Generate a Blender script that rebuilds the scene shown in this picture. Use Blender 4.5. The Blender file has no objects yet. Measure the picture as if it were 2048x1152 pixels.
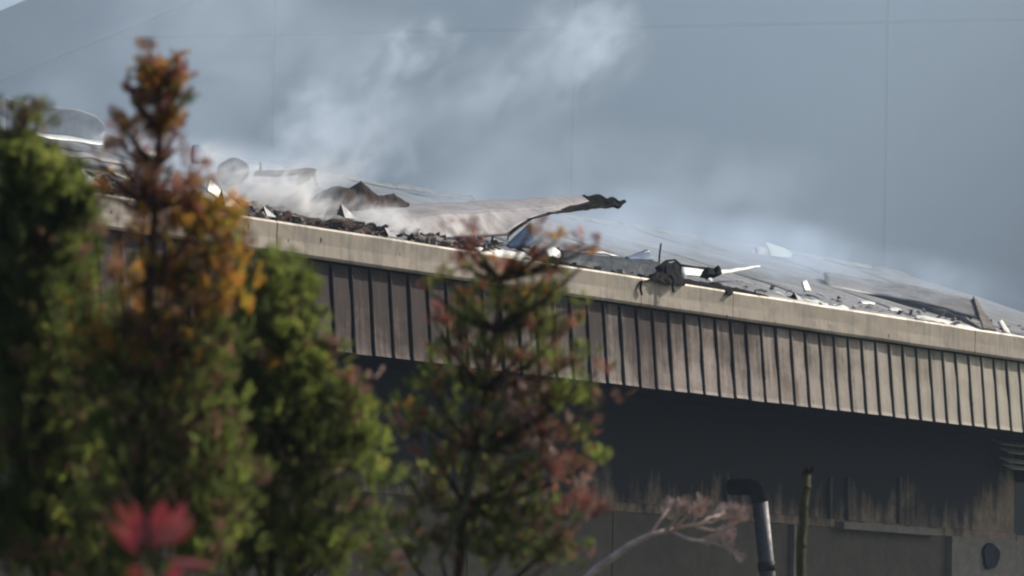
import bpy, math, random
import numpy as np
from mathutils import Matrix, Vector

# ------------------------------------------------------------------ camera
F = 8000.0                      # focal length in pixels of the 2048 px wide photograph
ROLL = math.radians(1.4)
EYE = np.array([0.0, 0.0, 1.6])
VPX, VPY = 7200.0, 1470.0       # where the eaves line runs to


def cam_axes(pitch):
    fwd = np.array([0, math.cos(pitch), math.sin(pitch)])
    right0 = np.array([1.0, 0, 0])
    up0 = np.array([0, -math.sin(pitch), math.cos(pitch)])
    c, s = math.cos(ROLL), math.sin(ROLL)
    right = c * right0 + s * up0 * -1 * -1
    up = c * up0 - s * right0
    return right, up, fwd


def ray_p(px, py, ax):
    r, u, f = ax
    v = r * ((px - 1024) / F) + u * (-(py - 576) / F) + f
    return v


lo, hi = 0.0, math.radians(20)
# find the pitch for which the eaves' vanishing point is level
for _ in range(60):
    mid = (lo + hi) / 2
    if ray_p(VPX, VPY, cam_axes(mid))[2] > 0:
        hi = mid
    else:
        lo = mid
PITCH = (lo + hi) / 2
AX = cam_axes(PITCH)


def ray(px, py):
    return ray_p(px, py, AX)


def at(px, py, depth):
    return EYE + ray(px, py) * depth


scn = bpy.context.scene
cd = bpy.data.cameras.new('camera')
cam = bpy.data.objects.new('camera', cd)
scn.collection.objects.link(cam)
R_, U_, F_ = AX
cam.matrix_world = Matrix(((R_[0], U_[0], -F_[0], EYE[0]), (R_[1], U_[1], -F_[1], EYE[1]), (R_[2], U_[2], -F_[2], EYE[2]), (0, 0, 0, 1)))
cd.sensor_width = 36
cd.lens = 36 * F / 2048
cd.clip_start = 0.5
cd.clip_end = 5000
cd.dof.use_dof = True
cd.dof.focus_distance = 50
cd.dof.aperture_fstop = 4.6
scn.camera = cam

# ------------------------------------------------------------------ frames of the burnt building
d3 = ray(VPX, VPY); d3[2] = 0; d3 /= np.linalg.norm(d3)
m3 = np.array([-d3[1], d3[0], 0.0])          # into the building
O3 = at(680, 460, 45.0)
EAVE = O3[2]
O3 = np.array([O3[0], O3[1], 0.0])
BM = Matrix(((d3[0], m3[0], 0, O3[0]), (d3[1], m3[1], 0, O3[1]), (0, 0, 1, 0), (0, 0, 0, 1)))


def to_local(p):
    q = p - O3
    return np.array([q @ d3, q @ m3, q[2]])


def L(px, py, t):
    """point of the building's own frame (along, inwards, up) seen at a pixel, t metres behind the eaves face"""
    a, v = to_local(EYE), None
    r = ray(px, py)
    v = np.array([r @ d3, r @ m3, r[2]])
    k = (t - a[1]) / v[1]
    return a + v * k


RISE, T0, T1 = 0.295, 0.12, 6.0


def roof_z(t):
    return EAVE - 0.03 + (t - T0) * RISE


def LR(px, py, lift=0.0):
    """point of the roof plane seen at a pixel"""
    a = to_local(EYE)
    r = ray(px, py)
    v = np.array([r @ d3, r @ m3, r[2]])
    # a2 + k v2 = roof_z(a1 + k v1) + lift
    k = (EAVE - 0.03 - T0 * RISE + lift + a[1] * RISE - a[2]) / (v[2] - v[1] * RISE)
    return a + v * k


def l2w(p):
    return O3 + d3 * p[0] + m3 * p[1] + np.array([0, 0, p[2]])


# ------------------------------------------------------------------ light
SUNL = np.array([0.74, -0.30, 0.60])          # towards the sun, in the building's frame
sw = d3 * SUNL[0] + m3 * SUNL[1] + np.array([0, 0, SUNL[2]])
sw /= np.linalg.norm(sw)
elev = math.asin(sw[2]); azim = math.atan2(sw[0], sw[1])
w = bpy.data.worlds.new('World'); scn.world = w; w.use_nodes = True
nt = w.node_tree
sky = nt.nodes.new('ShaderNodeTexSky'); sky.sky_type = 'NISHITA'; sky.sun_disc = False
sky.sun_elevation = elev; sky.sun_rotation = azim
sky.dust_density = 3.0
bg = nt.nodes['Background']; bg.inputs[1].default_value = 0.075
nt.links.new(sky.outputs[0], bg.inputs[0])
sd = bpy.data.lights.new('sun', 'SUN'); sd.energy = 3.6; sd.angle = math.radians(0.6); sd.color = (1.0, 0.92, 0.80)
sun = bpy.data.objects.new('sun', sd); scn.collection.objects.link(sun)
sun.rotation_mode = 'QUATERNION'
sun.rotation_quaternion = Vector(sw).to_track_quat('Z', 'Y')
sun.location = (0, 0, 60)
scn.view_settings.view_transform = 'Standard'
scn.view_settings.look = 'None'
scn.view_settings.exposure = 0.62
scn.view_settings.gamma = 1.0
scn.view_settings.use_curve_mapping = False
scn.render.engine = 'CYCLES'
scn.cycles.filter_width = 2.2
scn.cycles.volume_bounces = 1
scn.cycles.max_bounces = 6
scn.cycles.volume_max_steps = 96
scn.cycles.transparent_max_bounces = 12
scn.cycles.sample_clamp_indirect = 4

random.seed(7)
RNG = np.random.default_rng(11)
COL = scn.collection


# ------------------------------------------------------------------ materials
def newmat(name):
    m = bpy.data.materials.new(name); m.use_nodes = True
    return m, m.node_tree, m.node_tree.nodes['Principled BSDF']


def N(nt, t, **kw):
    n = nt.nodes.new(t)
    for k, v in kw.items():
        if isinstance(v, (int, float, str, tuple)) and hasattr(n, k) and k not in n.inputs:
            setattr(n, k, v)
    return n


def noise(nt, vec, scale, detail=4, rough=0.55, dist=0.0):
    n = nt.nodes.new('ShaderNodeTexNoise')
    n.inputs['Scale'].default_value = scale; n.inputs['Detail'].default_value = detail
    n.inputs['Roughness'].default_value = rough; n.inputs['Distortion'].default_value = dist
    nt.links.new(vec, n.inputs['Vector'])
    return n.outputs['Fac']


def vmath(nt, op, a, b):
    n = nt.nodes.new('ShaderNodeVectorMath'); n.operation = op
    for i, x in enumerate((a, b)):
        if isinstance(x, tuple): n.inputs[i].default_value = x
        else: nt.links.new(x, n.inputs[i])
    return n.outputs[0]


def math_(nt, op, a, b=0.0, clamp=False):
    n = nt.nodes.new('ShaderNodeMath'); n.operation = op; n.use_clamp = clamp
    for i, x in enumerate((a, b)):
        if isinstance(x, (int, float)): n.inputs[i].default_value = x
        else: nt.links.new(x, n.inputs[i])
    return n.outputs[0]


def ramp(nt, fac, lo_, hi_, a=0.0, b=1.0):
    n = nt.nodes.new('ShaderNodeMapRange'); n.interpolation_type = 'SMOOTHSTEP'
    nt.links.new(fac, n.inputs[0])
    n.inputs[1].default_value = lo_; n.inputs[2].default_value = hi_
    n.inputs[3].default_value = a; n.inputs[4].default_value = b
    return n.outputs[0]


def mixc(nt, fac, a, b):
    n = nt.nodes.new('ShaderNodeMix'); n.data_type = 'RGBA'
    if isinstance(fac, (int, float)): n.inputs[0].default_value = fac
    else: nt.links.new(fac, n.inputs[0])
    for i, x in ((6, a), (7, b)):
        if isinstance(x, tuple): n.inputs[i].default_value = x + (1,) if len(x) == 3 else x
        else: nt.links.new(x, n.inputs[i])
    return n.outputs[2]


def objco(nt):
    return nt.nodes.new('ShaderNodeTexCoord').outputs['Object']


def bump(nt, bsdf, h, strength=0.3, dist=0.02):
    b = nt.nodes.new('ShaderNodeBump'); b.inputs['Strength'].default_value = strength; b.inputs['Distance'].default_value = dist
    nt.links.new(h, b.inputs['Height']); nt.links.new(b.outputs[0], bsdf.inputs['Normal'])


def sheet_metal(name, base, dirt, rough=0.45, metal=0.5, sc=3.0, amt=(0.35, 0.7), spec=0.5, specks=None):
    m, nt, b = newmat(name)
    co = objco(nt)
    f1 = noise(nt, co, sc, 6, 0.65, 0.4)
    st = vmath(nt, 'MULTIPLY', co, (9.0, 9.0, 0.9))
    f2 = noise(nt, st, 1.6, 4, 0.6)
    f = math_(nt, 'ADD', math_(nt, 'MULTIPLY', f1, 0.6), math_(nt, 'MULTIPLY', f2, 0.4))
    c = mixc(nt, ramp(nt, f, amt[0], amt[1]), base, dirt)
    if specks:
        v = nt.nodes.new('ShaderNodeTexVoronoi'); v.inputs['Scale'].default_value = specks
        nt.links.new(vmath(nt, 'MULTIPLY', co, (1.0, 1.0, 0.6)), v.inputs['Vector'])
        sp = ramp(nt, v.outputs['Distance'], 0.08, 0.13, 1.0, 0.0)
        gate = ramp(nt, noise(nt, co, 2.3, 2), 0.5, 0.58)
        c = mixc(nt, math_(nt, 'MULTIPLY', sp, gate), c, (0.02, 0.018, 0.016))
    nt.links.new(c, b.inputs['Base Color'])
    b.inputs['Metallic'].default_value = metal
    nt.links.new(ramp(nt, f1, 0.3, 0.7, rough - 0.08, rough + 0.15), b.inputs['Roughness'])
    b.inputs['Specular IOR Level'].default_value = spec
    bump(nt, b, f1, 0.25, 0.02)
    return m


def plain(name, a, bcol, rough=0.8, sc=4.0, metal=0.0, bs=0.4, bd=0.02):
    m, nt, b = newmat(name)
    co = objco(nt)
    f1 = noise(nt, co, sc, 7, 0.65, 0.3)
    nt.links.new(mixc(nt, ramp(nt, f1, 0.35, 0.68), a, bcol), b.inputs['Base Color'])
    b.inputs['Roughness'].default_value = rough; b.inputs['Metallic'].default_value = metal
    b.inputs['Specular IOR Level'].default_value = 0.03
    bump(nt, b, f1, bs, bd)
    return m


def cladding_mat():
    m, nt, b = newmat('cladding_paint')
    co = objco(nt)
    sep = nt.nodes.new('ShaderNodeSeparateXYZ'); nt.links.new(co, sep.inputs[0])
    big = noise(nt, co, 0.35, 3, 0.5)
    st = vmath(nt, 'MULTIPLY', co, (8.0, 3.0, 0.9))
    streak = noise(nt, st, 1.2, 5, 0.65)
    big2 = noise(nt, vmath(nt, 'MULTIPLY', co, (1.0, 1.0, 1.2)), 0.9, 4, 0.6, 0.3)
    fine = noise(nt, co, 14, 5, 0.7)
    oi = nt.nodes.new('ShaderNodeObjectInfo').outputs['Random']
    c = mixc(nt, ramp(nt, fine, 0.3, 0.7), (0.235, 0.19, 0.17), (0.175, 0.14, 0.128))
    c = mixc(nt, math_(nt, 'MULTIPLY', oi, 0.45), c, (0.17, 0.15, 0.135))
    # soot: heavier towards the left end, where the fire was, streaky
    left = ramp(nt, sep.outputs['X'], -3.0, 15.0, 0.40, 0.04)
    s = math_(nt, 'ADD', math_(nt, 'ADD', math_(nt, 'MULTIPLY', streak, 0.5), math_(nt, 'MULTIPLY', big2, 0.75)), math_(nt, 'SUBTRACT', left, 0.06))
    s = math_(nt, 'ADD', s, ramp(nt, sep.outputs['Z'], EAVE - 1.4, EAVE - 0.6, -0.14, 0.08))  # tone graded by height: darker upper part, paler lower ends
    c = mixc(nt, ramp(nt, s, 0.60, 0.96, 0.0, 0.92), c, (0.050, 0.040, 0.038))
    clean = ramp(nt, sep.outputs['X'], 6.0, 20.0)
    c = mixc(nt, math_(nt, 'MULTIPLY', clean, 0.55), c, (0.46, 0.45, 0.35))
    # fine dark speckle of tar spots
    vv = nt.nodes.new('ShaderNodeTexVoronoi'); vv.inputs['Scale'].default_value = 9.0
    nt.links.new(vmath(nt, 'MULTIPLY', co, (1.0, 1.0, 0.45)), vv.inputs['Vector'])
    c = mixc(nt, math_(nt, 'MULTIPLY', ramp(nt, vv.outputs['Distance'], 0.06, 0.12, 0.8, 0.0), ramp(nt, noise(nt, co, 1.7, 2), 0.48, 0.56)), c, (0.03, 0.025, 0.022))
    nt.links.new(c, b.inputs['Base Color'])
    b.inputs['Metallic'].default_value = 0.1
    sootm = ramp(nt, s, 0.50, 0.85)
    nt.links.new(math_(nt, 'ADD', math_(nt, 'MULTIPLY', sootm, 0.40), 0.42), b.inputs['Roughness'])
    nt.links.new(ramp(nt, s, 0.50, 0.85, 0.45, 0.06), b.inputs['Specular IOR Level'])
    bump(nt, b, streak, 0.12, 0.01)
    return m


def soot_wall_mat(name, clean_a, clean_b, zlo, zhi, bias=0.0, patch=None):
    """render and concrete blackened by smoke from the top down, with a ragged lower edge"""
    m, nt, b = newmat(name)
    co = objco(nt)
    sep = nt.nodes.new('ShaderNodeSeparateXYZ'); nt.links.new(co, sep.inputs[0])
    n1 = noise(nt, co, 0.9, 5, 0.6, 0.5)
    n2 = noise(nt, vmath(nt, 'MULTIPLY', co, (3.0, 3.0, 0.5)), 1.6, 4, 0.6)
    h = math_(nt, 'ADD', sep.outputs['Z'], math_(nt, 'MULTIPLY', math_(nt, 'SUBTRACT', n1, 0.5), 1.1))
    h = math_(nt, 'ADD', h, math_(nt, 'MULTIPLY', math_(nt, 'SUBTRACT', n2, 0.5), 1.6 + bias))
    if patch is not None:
        h = math_(nt, 'SUBTRACT', h, ramp(nt, sep.outputs['X'], patch - 1.3, patch, 0.0, 0.75))  # dark zone starts higher towards the right, leaving a warmer paler patch
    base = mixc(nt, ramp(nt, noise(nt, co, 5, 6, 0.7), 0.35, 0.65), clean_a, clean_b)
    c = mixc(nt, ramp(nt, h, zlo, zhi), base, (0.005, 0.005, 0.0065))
    nt.links.new(c, b.inputs['Base Color'])
    b.inputs['Roughness'].default_value = 0.85
    bump(nt, b, noise(nt, co, 12, 6, 0.7), 0.4, 0.02)
    return m


M = {}
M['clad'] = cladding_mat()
M['cap'] = sheet_metal('cap_metal', (0.30, 0.265, 0.22), (0.17, 0.155, 0.135), 0.5, 0.3, 2.0, (0.42, 0.66), specks=5.0)
M['roof'] = sheet_metal('roof_sheet_metal', (0.20, 0.20, 0.205), (0.09, 0.088, 0.085), 0.5, 0.2, 1.4, (0.38, 0.62))
M['wing'] = sheet_metal('burnt_sheet_metal', (0.27, 0.26, 0.27), (0.18, 0.17, 0.175), 0.65, 0.05, 2.6, (0.38, 0.66), spec=0.25)
M['arch'] = sheet_metal('faded_sheet_metal', (0.46, 0.46, 0.50), (0.30, 0.30, 0.33), 0.6, 0.05, 2.6, (0.38, 0.66))
M['pale'] = sheet_metal('pale_sheet_metal', (0.62, 0.64, 0.60), (0.42, 0.42, 0.40), 0.45, 0.1, 4.0, (0.45, 0.75))
M['ridge'] = sheet_metal('ridge_metal', (0.17, 0.165, 0.16), (0.08, 0.075, 0.07), 0.7, 0.0, 5.0, (0.4, 0.6))
M['guard'] = sheet_metal('bracket_metal', (0.26, 0.28, 0.31), (0.14, 0.14, 0.15), 0.6, 0.0, 6.0)
M['green'] = sheet_metal('pale_green_panel', (0.50, 0.58, 0.50), (0.38, 0.44, 0.39), 0.5, 0.0, 6.0, (0.45, 0.75))
M['blue'] = sheet_metal('blue_grey_metal', (0.13, 0.19, 0.28), (0.08, 0.11, 0.16), 0.7, 0.0, 4.0, spec=0.2)
M['navy'] = sheet_metal('dark_blue_metal', (0.020, 0.032, 0.045), (0.012, 0.016, 0.022), 0.7, 0.0, 3.0, spec=0.15)
M['char'] = plain('charred_crust', (0.006, 0.0055, 0.006), (0.016, 0.013, 0.013), 0.8, 9.0, bs=0.9, bd=0.05)
M['rust'] = plain('scorched_brown', (0.055, 0.034, 0.026), (0.02, 0.015, 0.014), 0.85, 7.0, bs=0.9, bd=0.04)
M['ash'] = plain('grey_ash', (0.22, 0.20, 0.18), (0.10, 0.09, 0.085), 0.9, 6.0, bs=0.8, bd=0.04)
M['white'] = plain('white_flake', (0.75, 0.73, 0.68), (0.5, 0.48, 0.45), 0.6, 8.0)
M['darksteel'] = plain('dark_steel', (0.012, 0.012, 0.014), (0.03, 0.025, 0.022), 0.55, 8.0, 0.4)
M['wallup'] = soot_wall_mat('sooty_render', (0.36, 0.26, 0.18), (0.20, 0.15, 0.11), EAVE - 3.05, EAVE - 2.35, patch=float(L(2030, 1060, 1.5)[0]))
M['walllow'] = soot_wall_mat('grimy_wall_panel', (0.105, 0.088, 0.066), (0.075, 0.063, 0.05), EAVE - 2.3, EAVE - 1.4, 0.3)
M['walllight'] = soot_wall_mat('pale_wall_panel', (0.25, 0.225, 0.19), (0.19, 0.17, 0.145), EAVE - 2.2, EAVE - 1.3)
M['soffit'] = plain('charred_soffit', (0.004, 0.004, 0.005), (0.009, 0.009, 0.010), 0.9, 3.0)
M['pipe'] = sheet_metal('galvanised_pipe', (0.09, 0.085, 0.095), (0.055, 0.05, 0.06), 0.6, 0.0, 5.0)
M['hall'] = sheet_metal('hall_wall_metal', (0.155, 0.165, 0.175), (0.125, 0.135, 0.145), 0.6, 0.0, 0.5)
M['verge'] = sheet_metal('hall_verge_metal', (0.19, 0.19, 0.20), (0.16, 0.16, 0.17), 0.6, 0.0, 0.5)
M['joint'] = plain('joint_shadow_gap', (0.05, 0.055, 0.06), (0.07, 0.07, 0.075), 0.8)
M['trunk'] = plain('conifer_bark', (0.09, 0.055, 0.042), (0.045, 0.03, 0.025), 0.9, 30.0, bs=0.6, bd=0.01)
M['cane'] = plain('weathered_cane', (0.11, 0.11, 0.06), (0.055, 0.05, 0.04), 0.7, 25.0, bs=0.5, bd=0.005)
M['ground'] = plain('grass_ground', (0.045, 0.065, 0.022), (0.07, 0.06, 0.035), 0.95, 1.2, bs=0.8, bd=0.05)
M['glass'] = plain('dark_blue_glass', (0.03, 0.06, 0.085), (0.025, 0.045, 0.07), 0.25, 2.0)


def leaf_mat(name, attr='tint', col=None, trans=0.7, rough=0.8):
    m, nt, b = newmat(name)
    if col is None:
        a = nt.nodes.new('ShaderNodeAttribute'); a.attribute_name = attr
        c = a.outputs['Color']
    else:
        c = mixc(nt, ramp(nt, noise(nt, objco(nt), 18, 3), 0.35, 0.65), col[0], col[1])
    nt.links.new(c, b.inputs['Base Color']); b.inputs['Roughness'].default_value = rough
    t = nt.nodes.new('ShaderNodeBsdfTranslucent'); nt.links.new(c, t.inputs[0])
    mx = nt.nodes.new('ShaderNodeMixShader'); mx.inputs[0].default_value = trans
    nt.links.new(b.outputs[0], mx.inputs[1]); nt.links.new(t.outputs[0], mx.inputs[2])
    nt.links.new(mx.outputs[0], nt.nodes['Material Output'].inputs[0])
    return m


M['leaf'] = leaf_mat('scale_foliage')
M['redleaf'] = leaf_mat('red_leaf', col=((0.62, 0.14, 0.18), (0.58, 0.22, 0.18)), trans=0.35, rough=0.4)


# ------------------------------------------------------------------ object helpers
def link(name, verts, faces, mat, parent=None, smooth=False):
    me = bpy.data.meshes.new(name)
    me.from_pydata([tuple(map(float, v)) for v in verts], [], [tuple(f) for f in faces])
    me.update()
    if mat is not None: me.materials.append(mat)
    if smooth:
        me.polygons.foreach_set('use_smooth', [True] * len(me.polygons))
    o = bpy.data.objects.new(name, me); COL.objects.link(o)
    if parent is not None: o.parent = parent
    return o


def props(o, label=None, cat=None, group=None, kind=None):
    if label: o['label'] = label
    if cat: o['category'] = cat
    if group: o['group'] = group
    if kind: o['kind'] = kind
    return o


def empty(name, mat=None, loc=None):
    o = bpy.data.objects.new(name, None); COL.objects.link(o)
    if mat is not None: o.matrix_world = mat
    if loc is not None: o.location = loc
    o.empty_display_size = 0.3
    return o


def box_vf(x0, x1, y0, y1, z0, z1):
    v = [(x0, y0, z0), (x1, y0, z0), (x1, y1, z0), (x0, y1, z0), (x0, y0, z1), (x1, y0, z1), (x1, y1, z1), (x0, y1, z1)]
    f = [(0, 3, 2, 1), (4, 5, 6, 7), (0, 1, 5, 4), (1, 2, 6, 5), (2, 3, 7, 6), (3, 0, 4, 7)]
    return v, f


class MB:
    def __init__(s): s.v, s.f = [], []

    def add(s, v, f):
        n = len(s.v); s.v += [tuple(map(float, p)) for p in v]; s.f += [tuple(i + n for i in q) for q in f]; return s

    def box(s, *a): return s.add(*box_vf(*a))

    def tube(s, pts, rad, seg=8, cap=True):
        pts = [np.array(p, float) for p in pts]
        if not isinstance(rad, (list, tuple)): rad = [rad] * len(pts)
        vs, fs = [], []
        for i, p in enumerate(pts):
            t = pts[min(i + 1, len(pts) - 1)] - pts[max(i - 1, 0)]
            t /= max(np.linalg.norm(t), 1e-9)
            a = np.cross(t, [0.31, 0.2, 0.93]);
            if np.linalg.norm(a) < 0.1: a = np.cross(t, [1.0, 0, 0])
            a /= np.linalg.norm(a); b = np.cross(t, a)
            for k in range(seg):
                th = 2 * math.pi * k / seg
                vs.append(p + rad[i] * (a * math.cos(th) + b * math.sin(th)))
        for i in range(len(pts) - 1):
            for k in range(seg):
                k2 = (k + 1) % seg
                fs.append((i * seg + k, i * seg + k2, (i + 1) * seg + k2, (i + 1) * seg + k))
        if cap:
            fs.append(tuple(range(seg - 1, -1, -1))); fs.append(tuple((len(pts) - 1) * seg + k for k in range(seg)))
        return s.add(vs, fs)

    def build(s, name, mat, parent=None, smooth=False): return link(name, s.v, s.f, mat, parent, smooth)


def rot_noise(v, amp, sc, seed=0.0):
    """cheap smooth pseudo noise displacement of points"""
    v = np.asarray(v, float)
    o = np.zeros(len(v))
    r = np.random.default_rng(int(seed * 1000) + 5)
    for k in range(5):
        w_ = r.normal(size=3) * sc * (1.6 ** k)
        o += np.sin(v @ w_ + r.uniform(0, 6.28)) / (1.5 ** k)
    return o * amp / 2.0


def resample(pl, n):
    pl = np.array(pl, float)
    d = np.r_[0, np.cumsum(np.linalg.norm(np.diff(pl[:, :2], axis=0), axis=1))]
    u = np.linspace(0, d[-1], n)
    return np.stack([np.interp(u, d, pl[:, k]) for k in range(pl.shape[1])], 1)


def world_piece(name, local_verts, faces, mat, parent=None, thick=0.0, smooth=False, crumple=0.0, seed=1.0, csc=6.0):
    """a mesh given in the building's frame, linked with its own origin at its base"""
    lv = np.array(local_verts, float)
    if crumple: lv[:, 2] += rot_noise(lv, crumple, csc, seed); lv[:, 1] += rot_noise(lv + 3, crumple, csc, seed + 1)
    wv = np.array([l2w(p) for p in lv])
    if parent is None:
        org = wv.mean(0); org[2] = wv[:, 2].min()
        o = link(name, wv - org, faces, mat, None, smooth); o.location = org
    else:
        org = np.array(parent['_org'])
        o = link(name, wv - org, faces, mat, parent, smooth)
    if thick:
        md = o.modifiers.new('thickness', 'SOLIDIFY'); md.thickness = thick; md.offset = 0
    return o


def loft_lv(lines, n=24, m=5):
    rows = [resample(l, n) for l in lines]
    allr = []
    for i in range(len(rows) - 1):
        for k in range(m):
            u = k / m
            allr.append(rows[i] * (1 - u) + rows[i + 1] * u)
    allr.append(rows[-1])
    lv = [L(p[0], p[1], p[2]) for r in allr for p in r]
    fs = []
    for i in range(len(allr) - 1):
        for k in range(n - 1):
            fs.append((i * n + k, i * n + k + 1, (i + 1) * n + k + 1, (i + 1) * n + k))
    return lv, fs


def sheet(name, lines, mat, label=None, cat=None, thick=0.02, n=24, m=5, crumple=0.01, seed=1.0, csc=6.0, group=None, parent=None, smooth=True):
    lv, fs = loft_lv(lines, n, m)
    o = world_piece(name, lv, fs, mat, parent, thick, smooth, crumple, seed, csc)
    if label: props(o, label, cat, group)
    return o


# ================================================================== SETTING: ground
S = 1500
gv, gf = [], []
G = 40
for i in range(G + 1):
    for j in range(G + 1):
        gv.append((-S + 2 * S * i / G, -S + 2 * S * j / G, 0))
for i in range(G):
    for j in range(G):
        a = i * (G + 1) + j
        gf.append((a, a + G + 1, a + G + 2, a + 1))
props(link('ground', gv, gf, M['ground']), kind='structure')

# ================================================================== hall behind
HD = 84.0
haz = math.radians(74)
g3 = np.array([math.sin(haz), -math.cos(haz), 0.0])      # to the right and nearer
hn3 = np.array([-g3[1], g3[0], 0.0])                      # away from us
H0 = at(548, 100, HD); H0[2] = 0
HM = Matrix(((g3[0], hn3[0], 0, H0[0]), (g3[1], hn3[1], 0, H0[1]), (0, 0, 1, 0), (0, 0, 0, 1)))


def HL(px, py):
    r = ray(px, py); q = EYE - H0
    a = np.array([q @ g3, q @ hn3, q[2]]); v = np.array([r @ g3, r @ hn3, r[2]])
    k = -a[1] / v[1]
    return a + v * k


hall = props(empty('hall_building', HM), 'big grey metal-clad hall behind the smoking roof, its gable edge at top left', 'hall')
cols = [HL(548, 100)[0], HL(1160, 300)[0], HL(1772, 200)[0]]
pw = (cols[2] - cols[0]) / 2
xs = [cols[0] + pw * k for k in range(-3, 6)]
zj = HL(1000, 60)[2]
q1, q2 = HL(0, 165), HL(400, 0)
slope = (q2[2] - q1[2]) / (q2[0] - q1[0])
c0 = q1[2] - slope * q1[0]
q3 = HL(0, 25)
c1 = q3[2] - slope * q3[0]
xap = cols[1] + 1.2


def clip(poly, a, b, c):
    """keep a*x + b*z <= c"""
    out = []
    for i in range(len(poly)):
        p, q = poly[i], poly[(i + 1) % len(poly)]
        fp, fq = a * p[0] + b * p[1] - c, a * q[0] + b * q[1] - c
        if fp <= 0: out.append(p)
        if (fp < 0 < fq) or (fq < 0 < fp):
            u = fp / (fp - fq); out.append((p[0] + u * (q[0] - p[0]), p[1] + u * (q[1] - p[1])))
    return out


def prism(poly, y0, y1):
    n = len(poly)
    v = [(x, y0, z) for x, z in poly] + [(x, y1, z) for x, z in poly]
    f = [tuple(range(n)), tuple(range(2 * n - 1, n - 1, -1))] + [(i + n, (i + 1) % n + n, (i + 1) % n, i) for i in range(n)]
    return v, f


zrows = [0, zj - 12.4, zj - 6.2, zj, zj + 6.2, zj + 12.4]
GAP = 0.035
hv = []
for xi in range(len(xs) - 1):
    for zi in range(len(zrows) - 1):
        poly = [(xs[xi] + GAP, zrows[zi] + GAP), (xs[xi + 1] - GAP, zrows[zi] + GAP), (xs[xi + 1] - GAP, zrows[zi + 1] - GAP), (xs[xi] + GAP, zrows[zi + 1] - GAP)]
        poly = clip(poly, -slope, 1, c0)
        if len(poly) >= 3: poly = clip(poly, slope, 1, c0 + 2 * slope * xap)
        if len(poly) < 3: continue
        v, f = prism(poly, 0, 0.08)
        link('wall_panel', v, f, M['hall'], hall)
# dark backing wall and body
xl, xr = xs[0], 2 * xap - xs[0]
zl = c1 + slope * xl
body = [(xl, 0), (xr, 0), (xr, max(zl, 1)), (xap, c1 + slope * xap), (xl, max(zl, 1))]
v, f = prism(body, 0.085, 30)
link('wall', v, f, M['joint'], hall)
for sgn in (1, -1):
    if sgn == 1:
        poly = [(xl, c0 + slope * xl), (xap, c0 + slope * xap), (xap, c1 + slope * xap), (xl, c1 + slope * xl)]
    else:
        poly = [(xap, c0 + slope * xap), (xr, c0 + slope * xl), (xr, c1 + slope * xl), (xap, c1 + slope * xap)]
    v, f = prism(poly, -0.12, 0.083)
    link('verge_board', v, f, M['verge'], hall)

# ================================================================== the burnt building
bld = props(empty('burnt_building', BM), 'fire-damaged industrial building with ribbed metal fascia and sooty wall beneath', 'building')
Smin, Smax = L(-120, 400, 0)[0], L(2160, 690, 0)[0]
CAPH = 0.36
STAND = 0.085      # cap stands proud of the cladding
TOPZ, BOTZ = EAVE - CAPH - 0.02, EAVE - 1.37
FLARE = 0.10

# cap: segments between the joints seen in the photograph
joints = [Smin] + [L(px, py, 0)[0] for px, py in ((140, 380), (430, 425), (555, 450), (885, 500), (1283, 560), (1466, 590), (1760, 640), (1950, 670))] + [Smax]
for a, b in zip(joints[:-1], joints[1:]):
    n = max(2, int((b - a) / 0.35))
    prof = [(0.5, -0.005), (0.05, 0.0), (0.022, -0.006), (0.0, -0.03), (0.004, -0.20), (0.0, -CAPH + 0.03), (0.012, -CAPH), (STAND + 0.02, -CAPH + 0.01)]
    vs, fs = [], []
    oy = random.uniform(-0.004, 0.004)
    for i in range(n + 1):
        s = a + 0.004 + (b - a - 0.008) * i / n
        for k, (y, z) in enumerate(prof):
            wob = rot_noise([[s, y * 3, z * 4]], 0.006, 2.0, 3.0)[0]
            vs.append((s, y + oy + wob, EAVE + z + wob * 0.6))
    P_ = len(prof)
    for i in range(n):
        for k in range(P_ - 1):
            fs.append((i * P_ + k, i * P_ + k + 1, (i + 1) * P_ + k + 1, (i + 1) * P_ + k))
    o = link('cap_flashing', vs, fs, M['cap'], bld)
    md = o.modifiers.new('thickness', 'SOLIDIFY'); md.thickness = 0.004; md.offset = 0

# cladding pans, each with its standing seam
PW = 0.3455
ribs_x0 = L(805 / 3.938 + 380, 915 / 3.938 + 280, STAND)[0]      # a seam seen in the photograph
k0 = int(math.floor((Smin - ribs_x0) / PW)); k1 = int(math.ceil((Smax - ribs_x0) / PW))
ZR = [0.0, 0.12, 0.35, 0.6, 0.85, 0.955, 1.0]


def pan_verts(seed, dx):
    r = random.Random(seed)
    prof = [(-0.010, 0.0), (-0.008, -0.020), (0.008, -0.021), (0.010, 0.0), (0.05, 0.004), (0.10, 0.003), (0.18, 0.006), (0.298, 0.003), (0.301, 0.034), (0.3455 - 0.012, 0.035)]
    vs, fs = [], []
    sag = [r.uniform(-0.005, 0.005) for _ in ZR]; sag[-1] = sag[-2] = sag[-3] * 0.8
    for i, u in enumerate(ZR):
        z = TOPZ * (1 - u) + BOTZ * u
        y0 = STAND + 0.012 - FLARE * u
        kick = -0.005 if u == 1.0 else 0.0
        for (x, y) in prof:
            vs.append((dx + x, y0 + y + (sag[i] if x > 0.04 else 0) + kick, z))
    P_ = len(prof)
    for i in range(len(ZR) - 1):
        for k in range(P_ - 1):
            fs.append((i * P_ + k, (i + 1) * P_ + k, (i + 1) * P_ + k + 1, i * P_ + k + 1))
    return vs, fs


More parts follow.
